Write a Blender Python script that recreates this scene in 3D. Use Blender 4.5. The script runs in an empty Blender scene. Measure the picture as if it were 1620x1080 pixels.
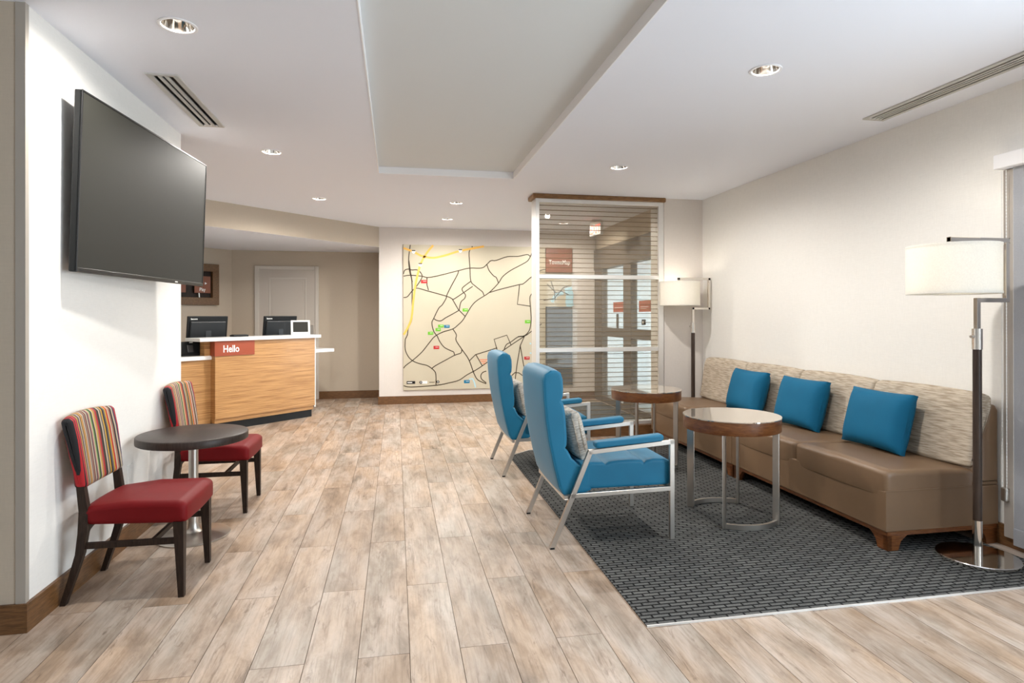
import bpy, bmesh, math, random
from mathutils import Vector, Matrix
random.seed(7)
SC = bpy.context.scene
COL = SC.collection
PI = math.pi

# ------------------------------------------------------------------ camera
F_PX, CY = 963.27, 497.6            # focal length and principal row, in pixels of the 1620x1080 frame
CAMZ = 1.38
R_ = Vector((0.9822809, -0.18741022, -0.00128595)); U_ = Vector((0.00105835, -0.0013145, 0.99999858)); N_ = Vector((0.18741164, 0.98228086, 0.00109287))
cd = bpy.data.cameras.new('camera'); cam = bpy.data.objects.new('camera', cd); COL.objects.link(cam)
m = Matrix((R_, U_, -N_)).transposed().to_4x4(); m.translation = (0, 0, CAMZ); cam.matrix_world = m
cd.sensor_width = 36; cd.lens = F_PX/1620*36; cd.shift_y = (CY-540)/1620; cd.clip_start = .05
SC.camera = cam
# ------------------------------------------------------------------ world, exposure
SC.view_settings.view_transform = 'Standard'; SC.view_settings.look = 'None'
SC.view_settings.gamma = 1; SC.view_settings.use_curve_mapping = False
SC.view_settings.exposure = 0.45
W = bpy.data.worlds.new('overcast_sky'); SC.world = W; W.use_nodes = True
bg = W.node_tree.nodes['Background']; bg.inputs[0].default_value = (.84, .91, 1, 1); bg.inputs[1].default_value = 8.0
DL_POWER = 90.0                      # each recessed downlight, W
DL_COLOR = (1, .955, .89)

# ------------------------------------------------------------------ measured room
XL, XR, H, YM, YL = -1.594, 3.592, 2.751, 9.65, 3.036
YC = 6.70                            # wall and partition at the end of the seating area
XS = 3.249                           # entrance glazing
YD, ZLOW = 10.5, 2.42                # wall with the office door, low ceiling there
PLW, PLX0, PLL = .206, -.1514, 1.27
RX0, RX1, RY0, RY1 = -.166, 1.166, -1.2, 6.008   # ceiling recess

def pix(x, y):
    return N_ + R_*((x-810)/F_PX) - U_*((y-CY)/F_PX)
def at_y(x, y, Y):
    d = pix(x, y); t = Y/d.y; return Vector((d.x*t, Y, CAMZ+d.z*t))

# ------------------------------------------------------------------ materials
def new_mat(name):
    mt = bpy.data.materials.new(name); mt.use_nodes = True
    nt = mt.node_tree; return mt, nt, nt.nodes['Principled BSDF']
def nd(nt, t, **k):
    n = nt.nodes.new(t)
    for a, v in k.items():
        if a in n.inputs: n.inputs[a].default_value = v
        else: setattr(n, a, v)
    return n
def lk(nt, a, ao, b, bi): nt.links.new(a.outputs[ao], b.inputs[bi])
def c4(c): return (*c, 1) if len(c) == 3 else c
def ramp(nt, stops, interp='LINEAR'):
    r = nt.nodes.new('ShaderNodeValToRGB'); r.color_ramp.interpolation = interp
    e = r.color_ramp.elements
    while len(e) < len(stops): e.new(.5)
    for el, (p, c) in zip(e, stops): el.position = p; el.color = c4(c)
    return r
MATS = {}
def plain(name, col, rough=.5, metal=0, bump=0, bscale=200, spec=.5, coat=0, var=.0, vscale=6, stretch=None, emis=None, est=0, sheen=0):
    if name in MATS: return MATS[name]
    mt, nt, b = new_mat(name)
    b.inputs['Base Color'].default_value = c4(col); b.inputs['Roughness'].default_value = rough
    b.inputs['Metallic'].default_value = metal; b.inputs['Specular IOR Level'].default_value = spec
    b.inputs['Coat Weight'].default_value = coat; b.inputs['Coat Roughness'].default_value = .03
    if sheen: b.inputs['Sheen Weight'].default_value = sheen; b.inputs['Sheen Roughness'].default_value = .4
    if emis: b.inputs['Emission Color'].default_value = c4(emis); b.inputs['Emission Strength'].default_value = est
    tc = nd(nt, 'ShaderNodeTexCoord')
    src = (tc, 'Object')
    if stretch:
        mp = nd(nt, 'ShaderNodeMapping'); mp.inputs['Scale'].default_value = stretch; lk(nt, tc, 'Object', mp, 0); src = (mp, 0)
    if var:
        n = nd(nt, 'ShaderNodeTexNoise', Scale=vscale, Detail=4.0); nt.links.new(src[0].outputs[src[1]], n.inputs['Vector'])
        r = ramp(nt, [(.3, [x*(1-var) for x in col]), (.7, [min(1, x*(1+var)) for x in col])]); lk(nt, n, 'Fac', r, 0); lk(nt, r, 0, b, 'Base Color')
    if bump:
        n = nd(nt, 'ShaderNodeTexNoise', Scale=bscale, Detail=2.0); nt.links.new(src[0].outputs[src[1]], n.inputs['Vector'])
        bp = nd(nt, 'ShaderNodeBump', Strength=bump, Distance=.002); lk(nt, n, 'Fac', bp, 'Height'); lk(nt, bp, 0, b, 'Normal')
    MATS[name] = mt; return mt

def wood(name, dark, light, scale=(1, 1, 1), rough=.4, coat=0, grain=14, spread=(.35, .65), spec=.5):
    mt, nt, b = new_mat(name)
    tc = nd(nt, 'ShaderNodeTexCoord'); mp = nd(nt, 'ShaderNodeMapping'); mp.inputs['Scale'].default_value = scale
    lk(nt, tc, 'Object', mp, 0)
    n = nd(nt, 'ShaderNodeTexNoise', Scale=float(grain), Detail=6.0, Roughness=.6, Distortion=.4); lk(nt, mp, 0, n, 'Vector')
    r = ramp(nt, [(spread[0], dark), (spread[1], light)]); lk(nt, n, 'Fac', r, 0); lk(nt, r, 0, b, 'Base Color')
    b.inputs['Roughness'].default_value = rough; b.inputs['Coat Weight'].default_value = coat; b.inputs['Coat Roughness'].default_value = .08; b.inputs['Specular IOR Level'].default_value = spec
    bp = nd(nt, 'ShaderNodeBump', Strength=.08, Distance=.002); lk(nt, n, 'Fac', bp, 'Height'); lk(nt, bp, 0, b, 'Normal')
    return mt

def wall_mat(name, col, rough=.75, bump=.12):
    # woven wall covering: fine vertical and horizontal threads
    mt, nt, b = new_mat(name); tc = nd(nt, 'ShaderNodeTexCoord')
    b.inputs['Roughness'].default_value = rough; b.inputs['Specular IOR Level'].default_value = .25
    hs = []
    for sc in ((160, 160, 14), (14, 14, 160)):
        mp = nd(nt, 'ShaderNodeMapping'); mp.inputs['Scale'].default_value = sc; lk(nt, tc, 'Object', mp, 0)
        n = nd(nt, 'ShaderNodeTexNoise', Scale=1.6, Detail=2.0); lk(nt, mp, 0, n, 'Vector'); hs.append(n)
    mx = nd(nt, 'ShaderNodeMath', operation='ADD'); lk(nt, hs[0], 'Fac', mx, 0); lk(nt, hs[1], 'Fac', mx, 1)
    hf = nd(nt, 'ShaderNodeMath', operation='MULTIPLY'); hf.inputs[1].default_value = .5; lk(nt, mx, 0, hf, 0)
    r = ramp(nt, [(.3, [x*.965 for x in col]), (.7, [min(1, x*1.035) for x in col])]); lk(nt, hf, 0, r, 0); lk(nt, r, 0, b, 'Base Color')
    bp = nd(nt, 'ShaderNodeBump', Strength=bump, Distance=.0015); lk(nt, hf, 0, bp, 'Height'); lk(nt, bp, 0, b, 'Normal')
    return mt

def plank_mat():
    mt, nt, b = new_mat('weathered_plank')
    tc = nd(nt, 'ShaderNodeTexCoord'); oi = nd(nt, 'ShaderNodeObjectInfo')
    mu = nd(nt, 'ShaderNodeVectorMath', operation='SCALE'); mu.inputs[0].default_value = (37, 91, 53); lk(nt, oi, 'Random', mu, 'Scale')
    ad = nd(nt, 'ShaderNodeVectorMath', operation='ADD'); lk(nt, tc, 'Object', ad, 0); lk(nt, mu, 0, ad, 1)
    def noise(sc, scale, det, dist=0., rough=.55):
        mp = nd(nt, 'ShaderNodeMapping'); mp.inputs['Scale'].default_value = sc; lk(nt, ad, 0, mp, 0)
        n = nd(nt, 'ShaderNodeTexNoise', Scale=scale, Detail=det, Distortion=dist, Roughness=rough); lk(nt, mp, 0, n, 'Vector'); return n
    big = noise((2.6, .75, 1), 3.0, 7., .35, .68)
    r1 = ramp(nt, [(.30, (.25, .195, .15)), (.44, (.39, .31, .245)), (.56, (.50, .42, .358)), (.72, (.60, .53, .475))]); lk(nt, big, 'Fac', r1, 0)
    tint = noise((1.6, .5, 1), 2.4, 4.)
    r2 = ramp(nt, [(.38, (1.0, .88, .75)), (.5, (1, .955, .92)), (.62, (.87, .885, .88))]); lk(nt, tint, 'Fac', r2, 0)
    m1 = nd(nt, 'ShaderNodeMix', data_type='RGBA', blend_type='MULTIPLY'); m1.inputs[0].default_value = .9
    lk(nt, r1, 0, m1, 6); lk(nt, r2, 0, m1, 7)
    gr = noise((34, 1.3, 1), 3.0, 7., .35)
    r3 = ramp(nt, [(.30, (.62, .58, .54)), (.5, (1, 1, 1)), (.75, (1.08, 1.07, 1.06))]); lk(nt, gr, 'Fac', r3, 0)
    m2 = nd(nt, 'ShaderNodeMix', data_type='RGBA', blend_type='MULTIPLY'); m2.inputs[0].default_value = .62
    lk(nt, m1, 2, m2, 6); lk(nt, r3, 0, m2, 7)
    ck = noise((6, 1.1, 1), 3.4, 10., .9, .75)
    r4 = ramp(nt, [(.33, (.45, .39, .33)), (.44, (1, 1, 1))]); lk(nt, ck, 'Fac', r4, 0)
    m3 = nd(nt, 'ShaderNodeMix', data_type='RGBA', blend_type='MULTIPLY'); m3.inputs[0].default_value = .8
    lk(nt, m2, 2, m3, 6); lk(nt, r4, 0, m3, 7)
    rv = ramp(nt, [(0, (.82, .80, .78)), (.5, (.97, .96, .95)), (1, (1.1, 1.09, 1.08))]); lk(nt, oi, 'Random', rv, 0)
    m4 = nd(nt, 'ShaderNodeMix', data_type='RGBA', blend_type='MULTIPLY'); m4.inputs[0].default_value = 1.
    lk(nt, m3, 2, m4, 6); lk(nt, rv, 0, m4, 7); lk(nt, m4, 2, b, 'Base Color')
    b.inputs['Roughness'].default_value = .42
    bp = nd(nt, 'ShaderNodeBump', Strength=.1, Distance=.002); lk(nt, gr, 'Fac', bp, 'Height'); lk(nt, bp, 0, b, 'Normal')
    return mt

def carpet_mat():
    mt, nt, b = new_mat('woven_carpet'); tc = nd(nt, 'ShaderNodeTexCoord')
    mp = nd(nt, 'ShaderNodeMapping'); mp.inputs['Rotation'].default_value = (0, 0, .0); lk(nt, tc, 'Object', mp, 0)
    br = nd(nt, 'ShaderNodeTexBrick', offset=.5, offset_frequency=2, squash=1.0)
    for k, v in {'Color1': (.15, .15, .145, 1), 'Color2': (.105, .105, .103, 1), 'Mortar': (.017, .017, .017, 1), 'Scale': 1.0, 'Mortar Size': .0056, 'Mortar Smooth': .3, 'Bias': 0., 'Brick Width': .085, 'Row Height': .0295}.items(): br.inputs[k].default_value = v
    lk(nt, mp, 0, br, 'Vector')
    n = nd(nt, 'ShaderNodeTexNoise', Scale=260., Detail=2.); lk(nt, tc, 'Object', n, 'Vector')
    r = ramp(nt, [(.3, (.6, .6, .6)), (.7, (1.3, 1.3, 1.28))]); lk(nt, n, 'Fac', r, 0)
    mx = nd(nt, 'ShaderNodeMix', data_type='RGBA', blend_type='MULTIPLY'); mx.inputs[0].default_value = .8; lk(nt, br, 'Color', mx, 6); lk(nt, r, 0, mx, 7)
    lk(nt, mx, 2, b, 'Base Color'); b.inputs['Roughness'].default_value = .95; b.inputs['Specular IOR Level'].default_value = .1
    iv = nd(nt, 'ShaderNodeMath', operation='SUBTRACT'); iv.inputs[0].default_value = 1; lk(nt, br, 'Fac', iv, 1)
    bp = nd(nt, 'ShaderNodeBump', Strength=.7, Distance=.006); lk(nt, iv, 0, bp, 'Height'); lk(nt, bp, 0, b, 'Normal')
    return mt

def stripe_mat():
    mt, nt, b = new_mat('striped_upholstery'); tc = nd(nt, 'ShaderNodeTexCoord'); sp = nd(nt, 'ShaderNodeSeparateXYZ')
    lk(nt, tc, 'Object', sp, 0)
    K, G, R, Y, C, B, P, N, GR = (.008, .008, .01), (.11, .10, .10), (.42, .01, .015), (.50, .28, .03), (.46, .38, .27), (.09, .04, .03), (.30, .13, .09), (.05, .03, .07), (.10, .20, .05)
    seq = [K, K, R, K, R, R, N, Y, N, G, C, B, Y, P, C, G, P, B, C, N, P, C, GR, K, C, Y, P, R, B, K, C, G, Y, K, G, Y, R, C, P, K, C, N, R, K, G]
    mr = nd(nt, 'ShaderNodeMapRange'); mr.inputs[1].default_value = -.235; mr.inputs[2].default_value = .235; lk(nt, sp, 'Y', mr, 0)
    half = len(seq)//2                                   # a ramp holds 32 stops: two ramps
    outs = []
    for part in (seq[:half], seq[half:]):
        r = ramp(nt, [(i/len(part), c) for i, c in enumerate(part)], 'CONSTANT'); outs.append(r)
    f = half/len(seq)
    a = nd(nt, 'ShaderNodeMath', operation='MULTIPLY'); a.inputs[1].default_value = 1/f; lk(nt, mr, 0, a, 0); lk(nt, a, 0, outs[0], 0)
    s = nd(nt, 'ShaderNodeMath', operation='SUBTRACT'); s.inputs[1].default_value = f; lk(nt, mr, 0, s, 0)
    s2 = nd(nt, 'ShaderNodeMath', operation='MULTIPLY'); s2.inputs[1].default_value = 1/(1-f); lk(nt, s, 0, s2, 0); lk(nt, s2, 0, outs[1], 0)
    g = nd(nt, 'ShaderNodeMath', operation='GREATER_THAN'); g.inputs[1].default_value = f; lk(nt, mr, 0, g, 0)
    mx = nd(nt, 'ShaderNodeMix', data_type='RGBA'); lk(nt, g, 0, mx, 0); lk(nt, outs[0], 0, mx, 6); lk(nt, outs[1], 0, mx, 7)
    lk(nt, mx, 2, b, 'Base Color'); b.inputs['Roughness'].default_value = .8
    w = nd(nt, 'ShaderNodeTexNoise', Scale=300.); lk(nt, tc, 'Object', w, 'Vector')
    bp = nd(nt, 'ShaderNodeBump', Strength=.15, Distance=.001); lk(nt, w, 'Fac', bp, 'Height'); lk(nt, bp, 0, b, 'Normal')
    return mt

def ribbed_mat(name, c0, c1, sc, nscale=9., bump=.35):
    # slubby woven stripes: noise stretched along the weft
    mt, nt, b = new_mat(name); tc = nd(nt, 'ShaderNodeTexCoord'); mp = nd(nt, 'ShaderNodeMapping'); mp.inputs['Scale'].default_value = sc
    lk(nt, tc, 'Object', mp, 0); n = nd(nt, 'ShaderNodeTexNoise', Scale=nscale, Detail=3., Distortion=.2); lk(nt, mp, 0, n, 'Vector')
    r = ramp(nt, [(.36, c0), (.62, c1)]); lk(nt, n, 'Fac', r, 0); lk(nt, r, 0, b, 'Base Color'); b.inputs['Roughness'].default_value = .85
    b.inputs['Specular IOR Level'].default_value = .2
    bp = nd(nt, 'ShaderNodeBump', Strength=bump, Distance=.004); lk(nt, n, 'Fac', bp, 'Height'); lk(nt, bp, 0, b, 'Normal')
    return mt

def pane_mat(name, tint, haze=.0, hazecol=(.9, .9, .9), refl=1.45, rough=0.02):
    mt = bpy.data.materials.new(name); mt.use_nodes = True; nt = mt.node_tree; nt.nodes.clear()
    o = nd(nt, 'ShaderNodeOutputMaterial'); t = nd(nt, 'ShaderNodeBsdfTransparent'); t.inputs[0].default_value = c4(tint)
    g = nd(nt, 'ShaderNodeBsdfGlossy'); g.inputs['Roughness'].default_value = rough
    ge = nd(nt, 'ShaderNodeNewGeometry'); mr = nd(nt, 'ShaderNodeMapRange'); mr.inputs[3].default_value = refl; mr.inputs[4].default_value = 1/refl; lk(nt, ge, 'Backfacing', mr, 0)
    fr = nd(nt, 'ShaderNodeFresnel'); lk(nt, mr, 0, fr, 0); m1 = nd(nt, 'ShaderNodeMixShader'); lk(nt, fr, 0, m1, 0); lk(nt, t, 0, m1, 1); lk(nt, g, 0, m1, 2)
    last = m1
    if haze:
        d = nd(nt, 'ShaderNodeBsdfDiffuse'); d.inputs[0].default_value = c4(hazecol)
        tr = nd(nt, 'ShaderNodeBsdfTranslucent'); tr.inputs[0].default_value = c4(hazecol); ad = nd(nt, 'ShaderNodeMixShader'); ad.inputs[0].default_value = .5
        lk(nt, d, 0, ad, 1); lk(nt, tr, 0, ad, 2)
        m2 = nd(nt, 'ShaderNodeMixShader'); m2.inputs[0].default_value = haze; lk(nt, m1, 0, m2, 1); lk(nt, ad, 0, m2, 2); last = m2
    lk(nt, last, 0, o, 0); return mt

def shade_mat(name, col, trans=.45):
    mt = bpy.data.materials.new(name); mt.use_nodes = True; nt = mt.node_tree; nt.nodes.clear()
    o = nd(nt, 'ShaderNodeOutputMaterial'); d = nd(nt, 'ShaderNodeBsdfDiffuse'); t = nd(nt, 'ShaderNodeBsdfTranslucent')
    tc = nd(nt, 'ShaderNodeTexCoord'); n = nd(nt, 'ShaderNodeTexNoise', Scale=140.); lk(nt, tc, 'Object', n, 'Vector')
    r = ramp(nt, [(.3, [x*.96 for x in col]), (.7, [min(1, x*1.03) for x in col])]); lk(nt, n, 'Fac', r, 0); lk(nt, r, 0, d, 0); lk(nt, r, 0, t, 0)
    mx = nd(nt, 'ShaderNodeMixShader'); mx.inputs[0].default_value = trans; lk(nt, d, 0, mx, 1); lk(nt, t, 0, mx, 2); lk(nt, mx, 0, o, 0); return mt

M_WHITE = wall_mat('white_wallcovering', (.88, .865, .83))
M_BEIGE = wall_mat('beige_wallcovering', (.55, .472, .378))
M_PALE = wall_mat('pale_rose_wallcovering', (.76, .71, .665))
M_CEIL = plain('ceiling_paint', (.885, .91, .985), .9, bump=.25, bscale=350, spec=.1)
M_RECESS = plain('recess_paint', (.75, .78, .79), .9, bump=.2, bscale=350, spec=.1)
M_EDGE = plain('white_paint', (.93, .93, .95), .6)
M_PLANK = plank_mat(); M_GROUT = plain('grout', (.16, .115, .08), .9, bump=.3)
M_CARPET = carpet_mat(); M_STRIPE = stripe_mat()
M_BASE = wood('stained_oak', (.095, .042, .013), (.20, .092, .032), (1.2, 1.2, 12), .45, .1)
M_CAPW = wood('cap_oak', (.16, .075, .025), (.32, .165, .06), (1.2, 9, 9), .45)
M_ZEBRA = wood('zebra_veneer', (.29, .13, .038), (.57, .315, .122), (.55, .55, 30), .4, .1, 4, (.34, .58))
M_WALNUT = wood('walnut', (.12, .035, .009), (.225, .08, .022), (1.5, 1.5, 9), .3, .4)
M_ESPR = wood('espresso_wood', (.016, .009, .006), (.036, .02, .013), (9, 9, 1.2), .5, 0, spec=.25)
M_TOPDK = wood('dark_laminate', (.022, .014, .011), (.045, .03, .024), (10, 1, 1), .4, 0, spec=.3)
M_SIGNF = wood('frame_walnut', (.11, .055, .02), (.2, .105, .042), (4, 4, 4), .5)
M_STEEL = plain('brushed_steel', (.56, .53, .49), .34, 1, bump=.06, bscale=90, stretch=(1, 1, .05))
M_CHROME = plain('polished_chrome', (.78, .74, .69), .09, 1)
M_ALU = plain('satin_aluminium', (.80, .79, .77), .42, .55)
M_BRONZE = plain('bronze_frame', (.12, .095, .072), .5, .2, var=.1)
M_BLUE = plain('teal_blue_vinyl', (.003, .145, .265), .55, bump=.04, bscale=500, spec=.4, var=.05, sheen=.15)
M_BLUEP = plain('blue_pillow_fabric', (.001, .122, .245), .75, bump=.15, bscale=600, spec=.3, var=.04)
M_LEATH = plain('brown_leather', (.20, .122, .068), .38, bump=.12, bscale=260, var=.06, vscale=3)
M_CUSH = ribbed_mat('oatmeal_slub_weave', (.36, .29, .215), (.60, .52, .42), (3, 1.2, 16))
M_LUMB = ribbed_mat('grey_ribbed_weave', (.36, .32, .27), (.66, .61, .54), (6, 6, 42), 4., .3)
M_RED = plain('red_vinyl', (.165, .004, .006), .55, spec=.2, bump=.08, bscale=320, var=.06)
M_BLACK = plain('black_plastic', (.009, .010, .011), .45, spec=.3)
M_DUCT = plain('duct_metal', (.10, .10, .10), .6)
M_SCREEN = plain('dark_screen', (.020, .020, .016), .6, spec=.3)
M_WPLAST = plain('white_plastic', (.82, .82, .80), .35)
M_QUARTZ = plain('white_quartz', (.88, .88, .87), .25, var=.02, vscale=40)
M_RUST = plain('rust_sign', (.33, .062, .022), .45)
M_ORANGE = plain('orange_sign', (.42, .085, .03), .45)
M_BROWNS = plain('brown_sign', (.235, .075, .035), .5, var=.08)
M_LETTER = plain('white_letter', (.9, .9, .88), .4)
M_VENT = plain('vent_grey', (.56, .55, .52), .5)
M_DOOR = plain('door_paint', (.56, .51, .455), .45)
M_DOORF = plain('door_frame_paint', (.62, .58, .525), .45)
M_MAP = plain('map_print', (.56, .505, .385), .6, var=.03, vscale=1.5)
M_ROAD = plain('map_road_ink', (.05, .034, .015), .6)
M_HWY = plain('map_highway_ink', (.85, .48, .09), .6)
M_WATER = plain('map_water_ink', (.42, .68, .78), .6)
M_MRED = plain('map_red', (.50, .02, .02), .6); M_MGRN = plain('map_green', (.16, .50, .03), .6); M_MBLU = plain('map_blue', (.0, .17, .32), .6)
M_DARKB = plain('dark_board', (.05, .06, .065), .5, var=.12)
M_SHADE = shade_mat('linen_shade', (.93, .91, .86), .35)
M_ROLL = shade_mat('roller_fabric', (.42, .43, .46), .12)
M_BULB = plain('lamp_bulb', (1, 1, 1), .3, emis=(1, .86, .66), est=9)
M_DLBULB = plain('downlight_lamp', (1, 1, 1), .3, emis=(1, .92, .8), est=6)
M_EXIT = plain('exit_red', (.9, .08, .03), .4, emis=(1, .10, .04), est=1.1)
M_GLASS = pane_mat('clear_glass', (.93, .96, .96))
M_TGLASS = plain('table_glass', (.80, .72, .62), .03, .85)
M_RESIN = pane_mat('resin_panel', (.86, .84, .80), .10, (.62, .58, .52), 1.35)
M_STRIP = plain('resin_line', (.17, .12, .065), .6)
M_CONC = plain('pale_render', (.72, .75, .76), .8, bump=.1, bscale=60)
M_PAVE = plain('grey_paving', (.25, .26, .25), .8, var=.15)
M_TEXTINK = plain('map_ink_text', (.2, .16, .1), .6)

# ------------------------------------------------------------------ mesh helpers
def link(o, parent=None):
    COL.objects.link(o)
    if parent is not None: o.parent = parent
    return o
def obj(name, bm, mat, parent=None, smooth=None, loc=None, rot=None):
    me = bpy.data.meshes.new(name)
    bmesh.ops.recalc_face_normals(bm, faces=bm.faces[:])
    bm.to_mesh(me); bm.free()
    for mt in (mat if isinstance(mat, (list, tuple)) else [mat]): me.materials.append(mt)
    if smooth is not None:
        me.shade_smooth(); me.set_sharp_from_angle(angle=math.radians(smooth))
    o = bpy.data.objects.new(name, me)
    if loc is not None: o.location = loc
    if rot is not None: o.rotation_euler = rot
    return link(o, parent)
def tag(o, label=None, cat=None, group=None, kind=None):
    if label: o['label'] = label
    if cat: o['category'] = cat
    if group: o['group'] = group
    if kind: o['kind'] = kind
    return o
def thing(name, label, cat, loc=(0, 0, 0), rz=0, group=None):
    o = bpy.data.objects.new(name, None); o.empty_display_size = .1; COL.objects.link(o)
    o.location = loc; o.rotation_euler = (0, 0, rz); return tag(o, label, cat, group)
def copy_tree(o, parent=None):
    c = o.copy(); COL.objects.link(c); c.parent = parent
    for ch in [x for x in bpy.data.objects if x.parent == o]: copy_tree(ch, c)
    return c
def box(bm, x0, x1, y0, y1, z0, z1, bev=0, seg=2, M=None):
    t = bmesh.new(); bmesh.ops.create_cube(t, size=1)
    for v in t.verts: v.co = Vector(((x0+x1)/2+v.co.x*(x1-x0), (y0+y1)/2+v.co.y*(y1-y0), (z0+z1)/2+v.co.z*(z1-z0)))
    if bev: bmesh.ops.bevel(t, geom=t.edges[:], offset=bev, segments=seg, affect='EDGES', profile=.5)
    return merge(bm, t, M)
def merge(bm, t, M=None):
    if M is not None: bmesh.ops.transform(t, matrix=M, verts=t.verts[:])
    me = bpy.data.meshes.new('tmp'); t.to_mesh(me); t.free(); bm.from_mesh(me); bpy.data.meshes.remove(me); return bm
def B(*a, **k): return box(bmesh.new(), *a, **k)
def bar(bm, p0, p1, w, d, side=(0, 1, 0), bev=.002):
    # rectangular bar from p0 to p1; d along 'side', w across
    p0, p1, s = Vector(p0), Vector(p1), Vector(side).normalized(); ax = (p1-p0); L = ax.length; ax.normalize()
    s = (s-ax*s.dot(ax)).normalized(); w_ax = ax.cross(s)
    t = bmesh.new(); bmesh.ops.create_cube(t, size=1)
    for v in t.verts: v.co = (p0+p1)/2+ax*(v.co.x*L)+s*(v.co.y*d)+w_ax*(v.co.z*w)
    if bev: bmesh.ops.bevel(t, geom=t.edges[:], offset=bev, segments=1, affect='EDGES')
    return merge(bm, t)
def lathe(bm, prof, n=32, c=(0, 0), caps=True):
    rings = []
    for r, z in prof: rings.append([bm.verts.new((c[0]+r*math.cos(2*PI*i/n), c[1]+r*math.sin(2*PI*i/n), z)) for i in range(n)])
    for a, b in zip(rings, rings[1:]):
        for i in range(n): bm.faces.new((a[i], a[(i+1) % n], b[(i+1) % n], b[i]))
    if caps: bm.faces.new(rings[0]); bm.faces.new(rings[-1])
    return bm
def prism(bm, pts, z0, z1):
    a = [bm.verts.new((x, y, z0)) for x, y in pts]; b = [bm.verts.new((x, y, z1)) for x, y in pts]
    bm.faces.new(a); bm.faces.new(b)
    for i in range(len(pts)): j = (i+1) % len(pts); bm.faces.new((a[i], a[j], b[j], b[i]))
    return bm
def quad(bm, *ps): bm.faces.new([bm.verts.new(p) for p in ps]); return bm
def round_poly(pts, radii, n=4):
    out = []; N = len(pts)
    for i, p in enumerate(pts):
        r = radii[i] if isinstance(radii, (list, tuple)) else radii
        p = Vector(p); a = Vector(pts[i-1])-p; b = Vector(pts[(i+1) % N])-p
        if r <= 0: out.append(p); continue
        la, lb = a.length, b.length; a.normalize(); b.normalize(); ang = a.angle(b)
        t = min(r/math.tan(ang/2), la*.48, lb*.48); rr = t*math.tan(ang/2)
        cdir = (a+b).normalized(); cen = p+cdir*(rr/math.sin(ang/2))
        s, e = p+a*t-cen, p+b*t-cen
        a0 = math.atan2(s.y, s.x); d = (math.atan2(e.y, e.x)-a0+PI) % (2*PI)-PI
        for k in range(n+1): out.append(cen+Vector((math.cos(a0+d*k/n), math.sin(a0+d*k/n)))*rr)
    return out
def padded(bm, prof, half, r, k=4, mid=6, puff=0, axis='y', scale=False):
    # profile (x,z) swept along y with rounded ends; puff swells the middle
    N = len(prof); P = [Vector(p) for p in prof]
    area = sum(P[i-1].x*P[i].y-P[i].x*P[i-1].y for i in range(N)); sg = 1 if area > 0 else -1
    nor = []
    for i in range(N):
        e = (P[(i+1) % N]-P[i-1]); e.normalize(); nor.append(Vector((-e.y, e.x))*sg)
    lo = Vector((min(p.x for p in P), min(p.y for p in P))); hi = Vector((max(p.x for p in P), max(p.y for p in P))); bc, bs = (lo+hi)/2, hi-lo
    sl = []
    for j in range(k+1):
        th = j/k*PI/2; sl.append((-half+r*(1-math.cos(th)), r*(1-math.sin(th))))
    for j in range(1, mid): u = -1+2*j/mid; sl.append((u*(half-r), -puff*(1-u*u)))
    sl += [(-y, i) for y, i in reversed(sl[:k+1])]
    rings = []
    for y, ins in sl:
        ring = []
        for p, n in zip(P, nor):
            q = p+n*ins if not (scale and ins > 0) else Vector((bc.x+(p.x-bc.x)*(bs.x-2*ins)/bs.x, bc.y+(p.y-bc.y)*(bs.y-2*ins)/bs.y))
            ring.append(bm.verts.new((q.x, y, q.y) if axis == 'y' else (y, q.x, q.y)))
        rings.append(ring)
    for a, b in zip(rings, rings[1:]):
        for i in range(N): j = (i+1) % N; bm.faces.new((a[i], a[j], b[j], b[i]))
    for ring in (rings[0], rings[-1]):                    # flat end caps with a thin border so the shading stays clean
        c = sum((v.co for v in ring), Vector())/N; inner = [bm.verts.new(c+(v.co-c)*.93) for v in ring]
        for i in range(N): j = (i+1) % N; bm.faces.new((ring[i], ring[j], inner[j], inner[i]))
        bm.faces.new(inner)
    return bm
def pillow(bm, w, h, t, n=14):
    # plump square cushion in the y (width) / z (height) plane, thickness along x
    g = {}
    for s in (-1, 1):
        for i in range(n+1):
            for j in range(n+1):
                u, v = -1+2*i/n, -1+2*j/n
                e = max(0, (1-abs(u)**3.2))*max(0, (1-abs(v)**3.2))
                x = s*(t*.5*e**.42+.018)
                pin = 1-.045*(1-abs(u)**1.5)*(abs(v) > .001)*0
                yy = u*w/2*(1-.05*(1-v*v)*abs(u)**4*0-.035*(1-abs(v))*0); zz = v*h/2
                # edges bow in a little between the corners
                yy *= 1-.04*(1-v*v); zz *= 1-.04*(1-u*u)
                g[s, i, j] = bm.verts.new((x, yy, zz*pin))
    for s in (-1, 1):
        for i in range(n):
            for j in range(n): bm.faces.new((g[s, i, j], g[s, i+1, j], g[s, i+1, j+1], g[s, i, j+1]))
    for i in range(n):
        bm.faces.new((g[-1, i, 0], g[-1, i+1, 0], g[1, i+1, 0], g[1, i, 0])); bm.faces.new((g[-1, i, n], g[-1, i+1, n], g[1, i+1, n], g[1, i, n]))
        bm.faces.new((g[-1, 0, i], g[-1, 0, i+1], g[1, 0, i+1], g[1, 0, i])); bm.faces.new((g[-1, n, i], g[-1, n, i+1], g[1, n, i+1], g[1, n, i]))
    return bm
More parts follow.
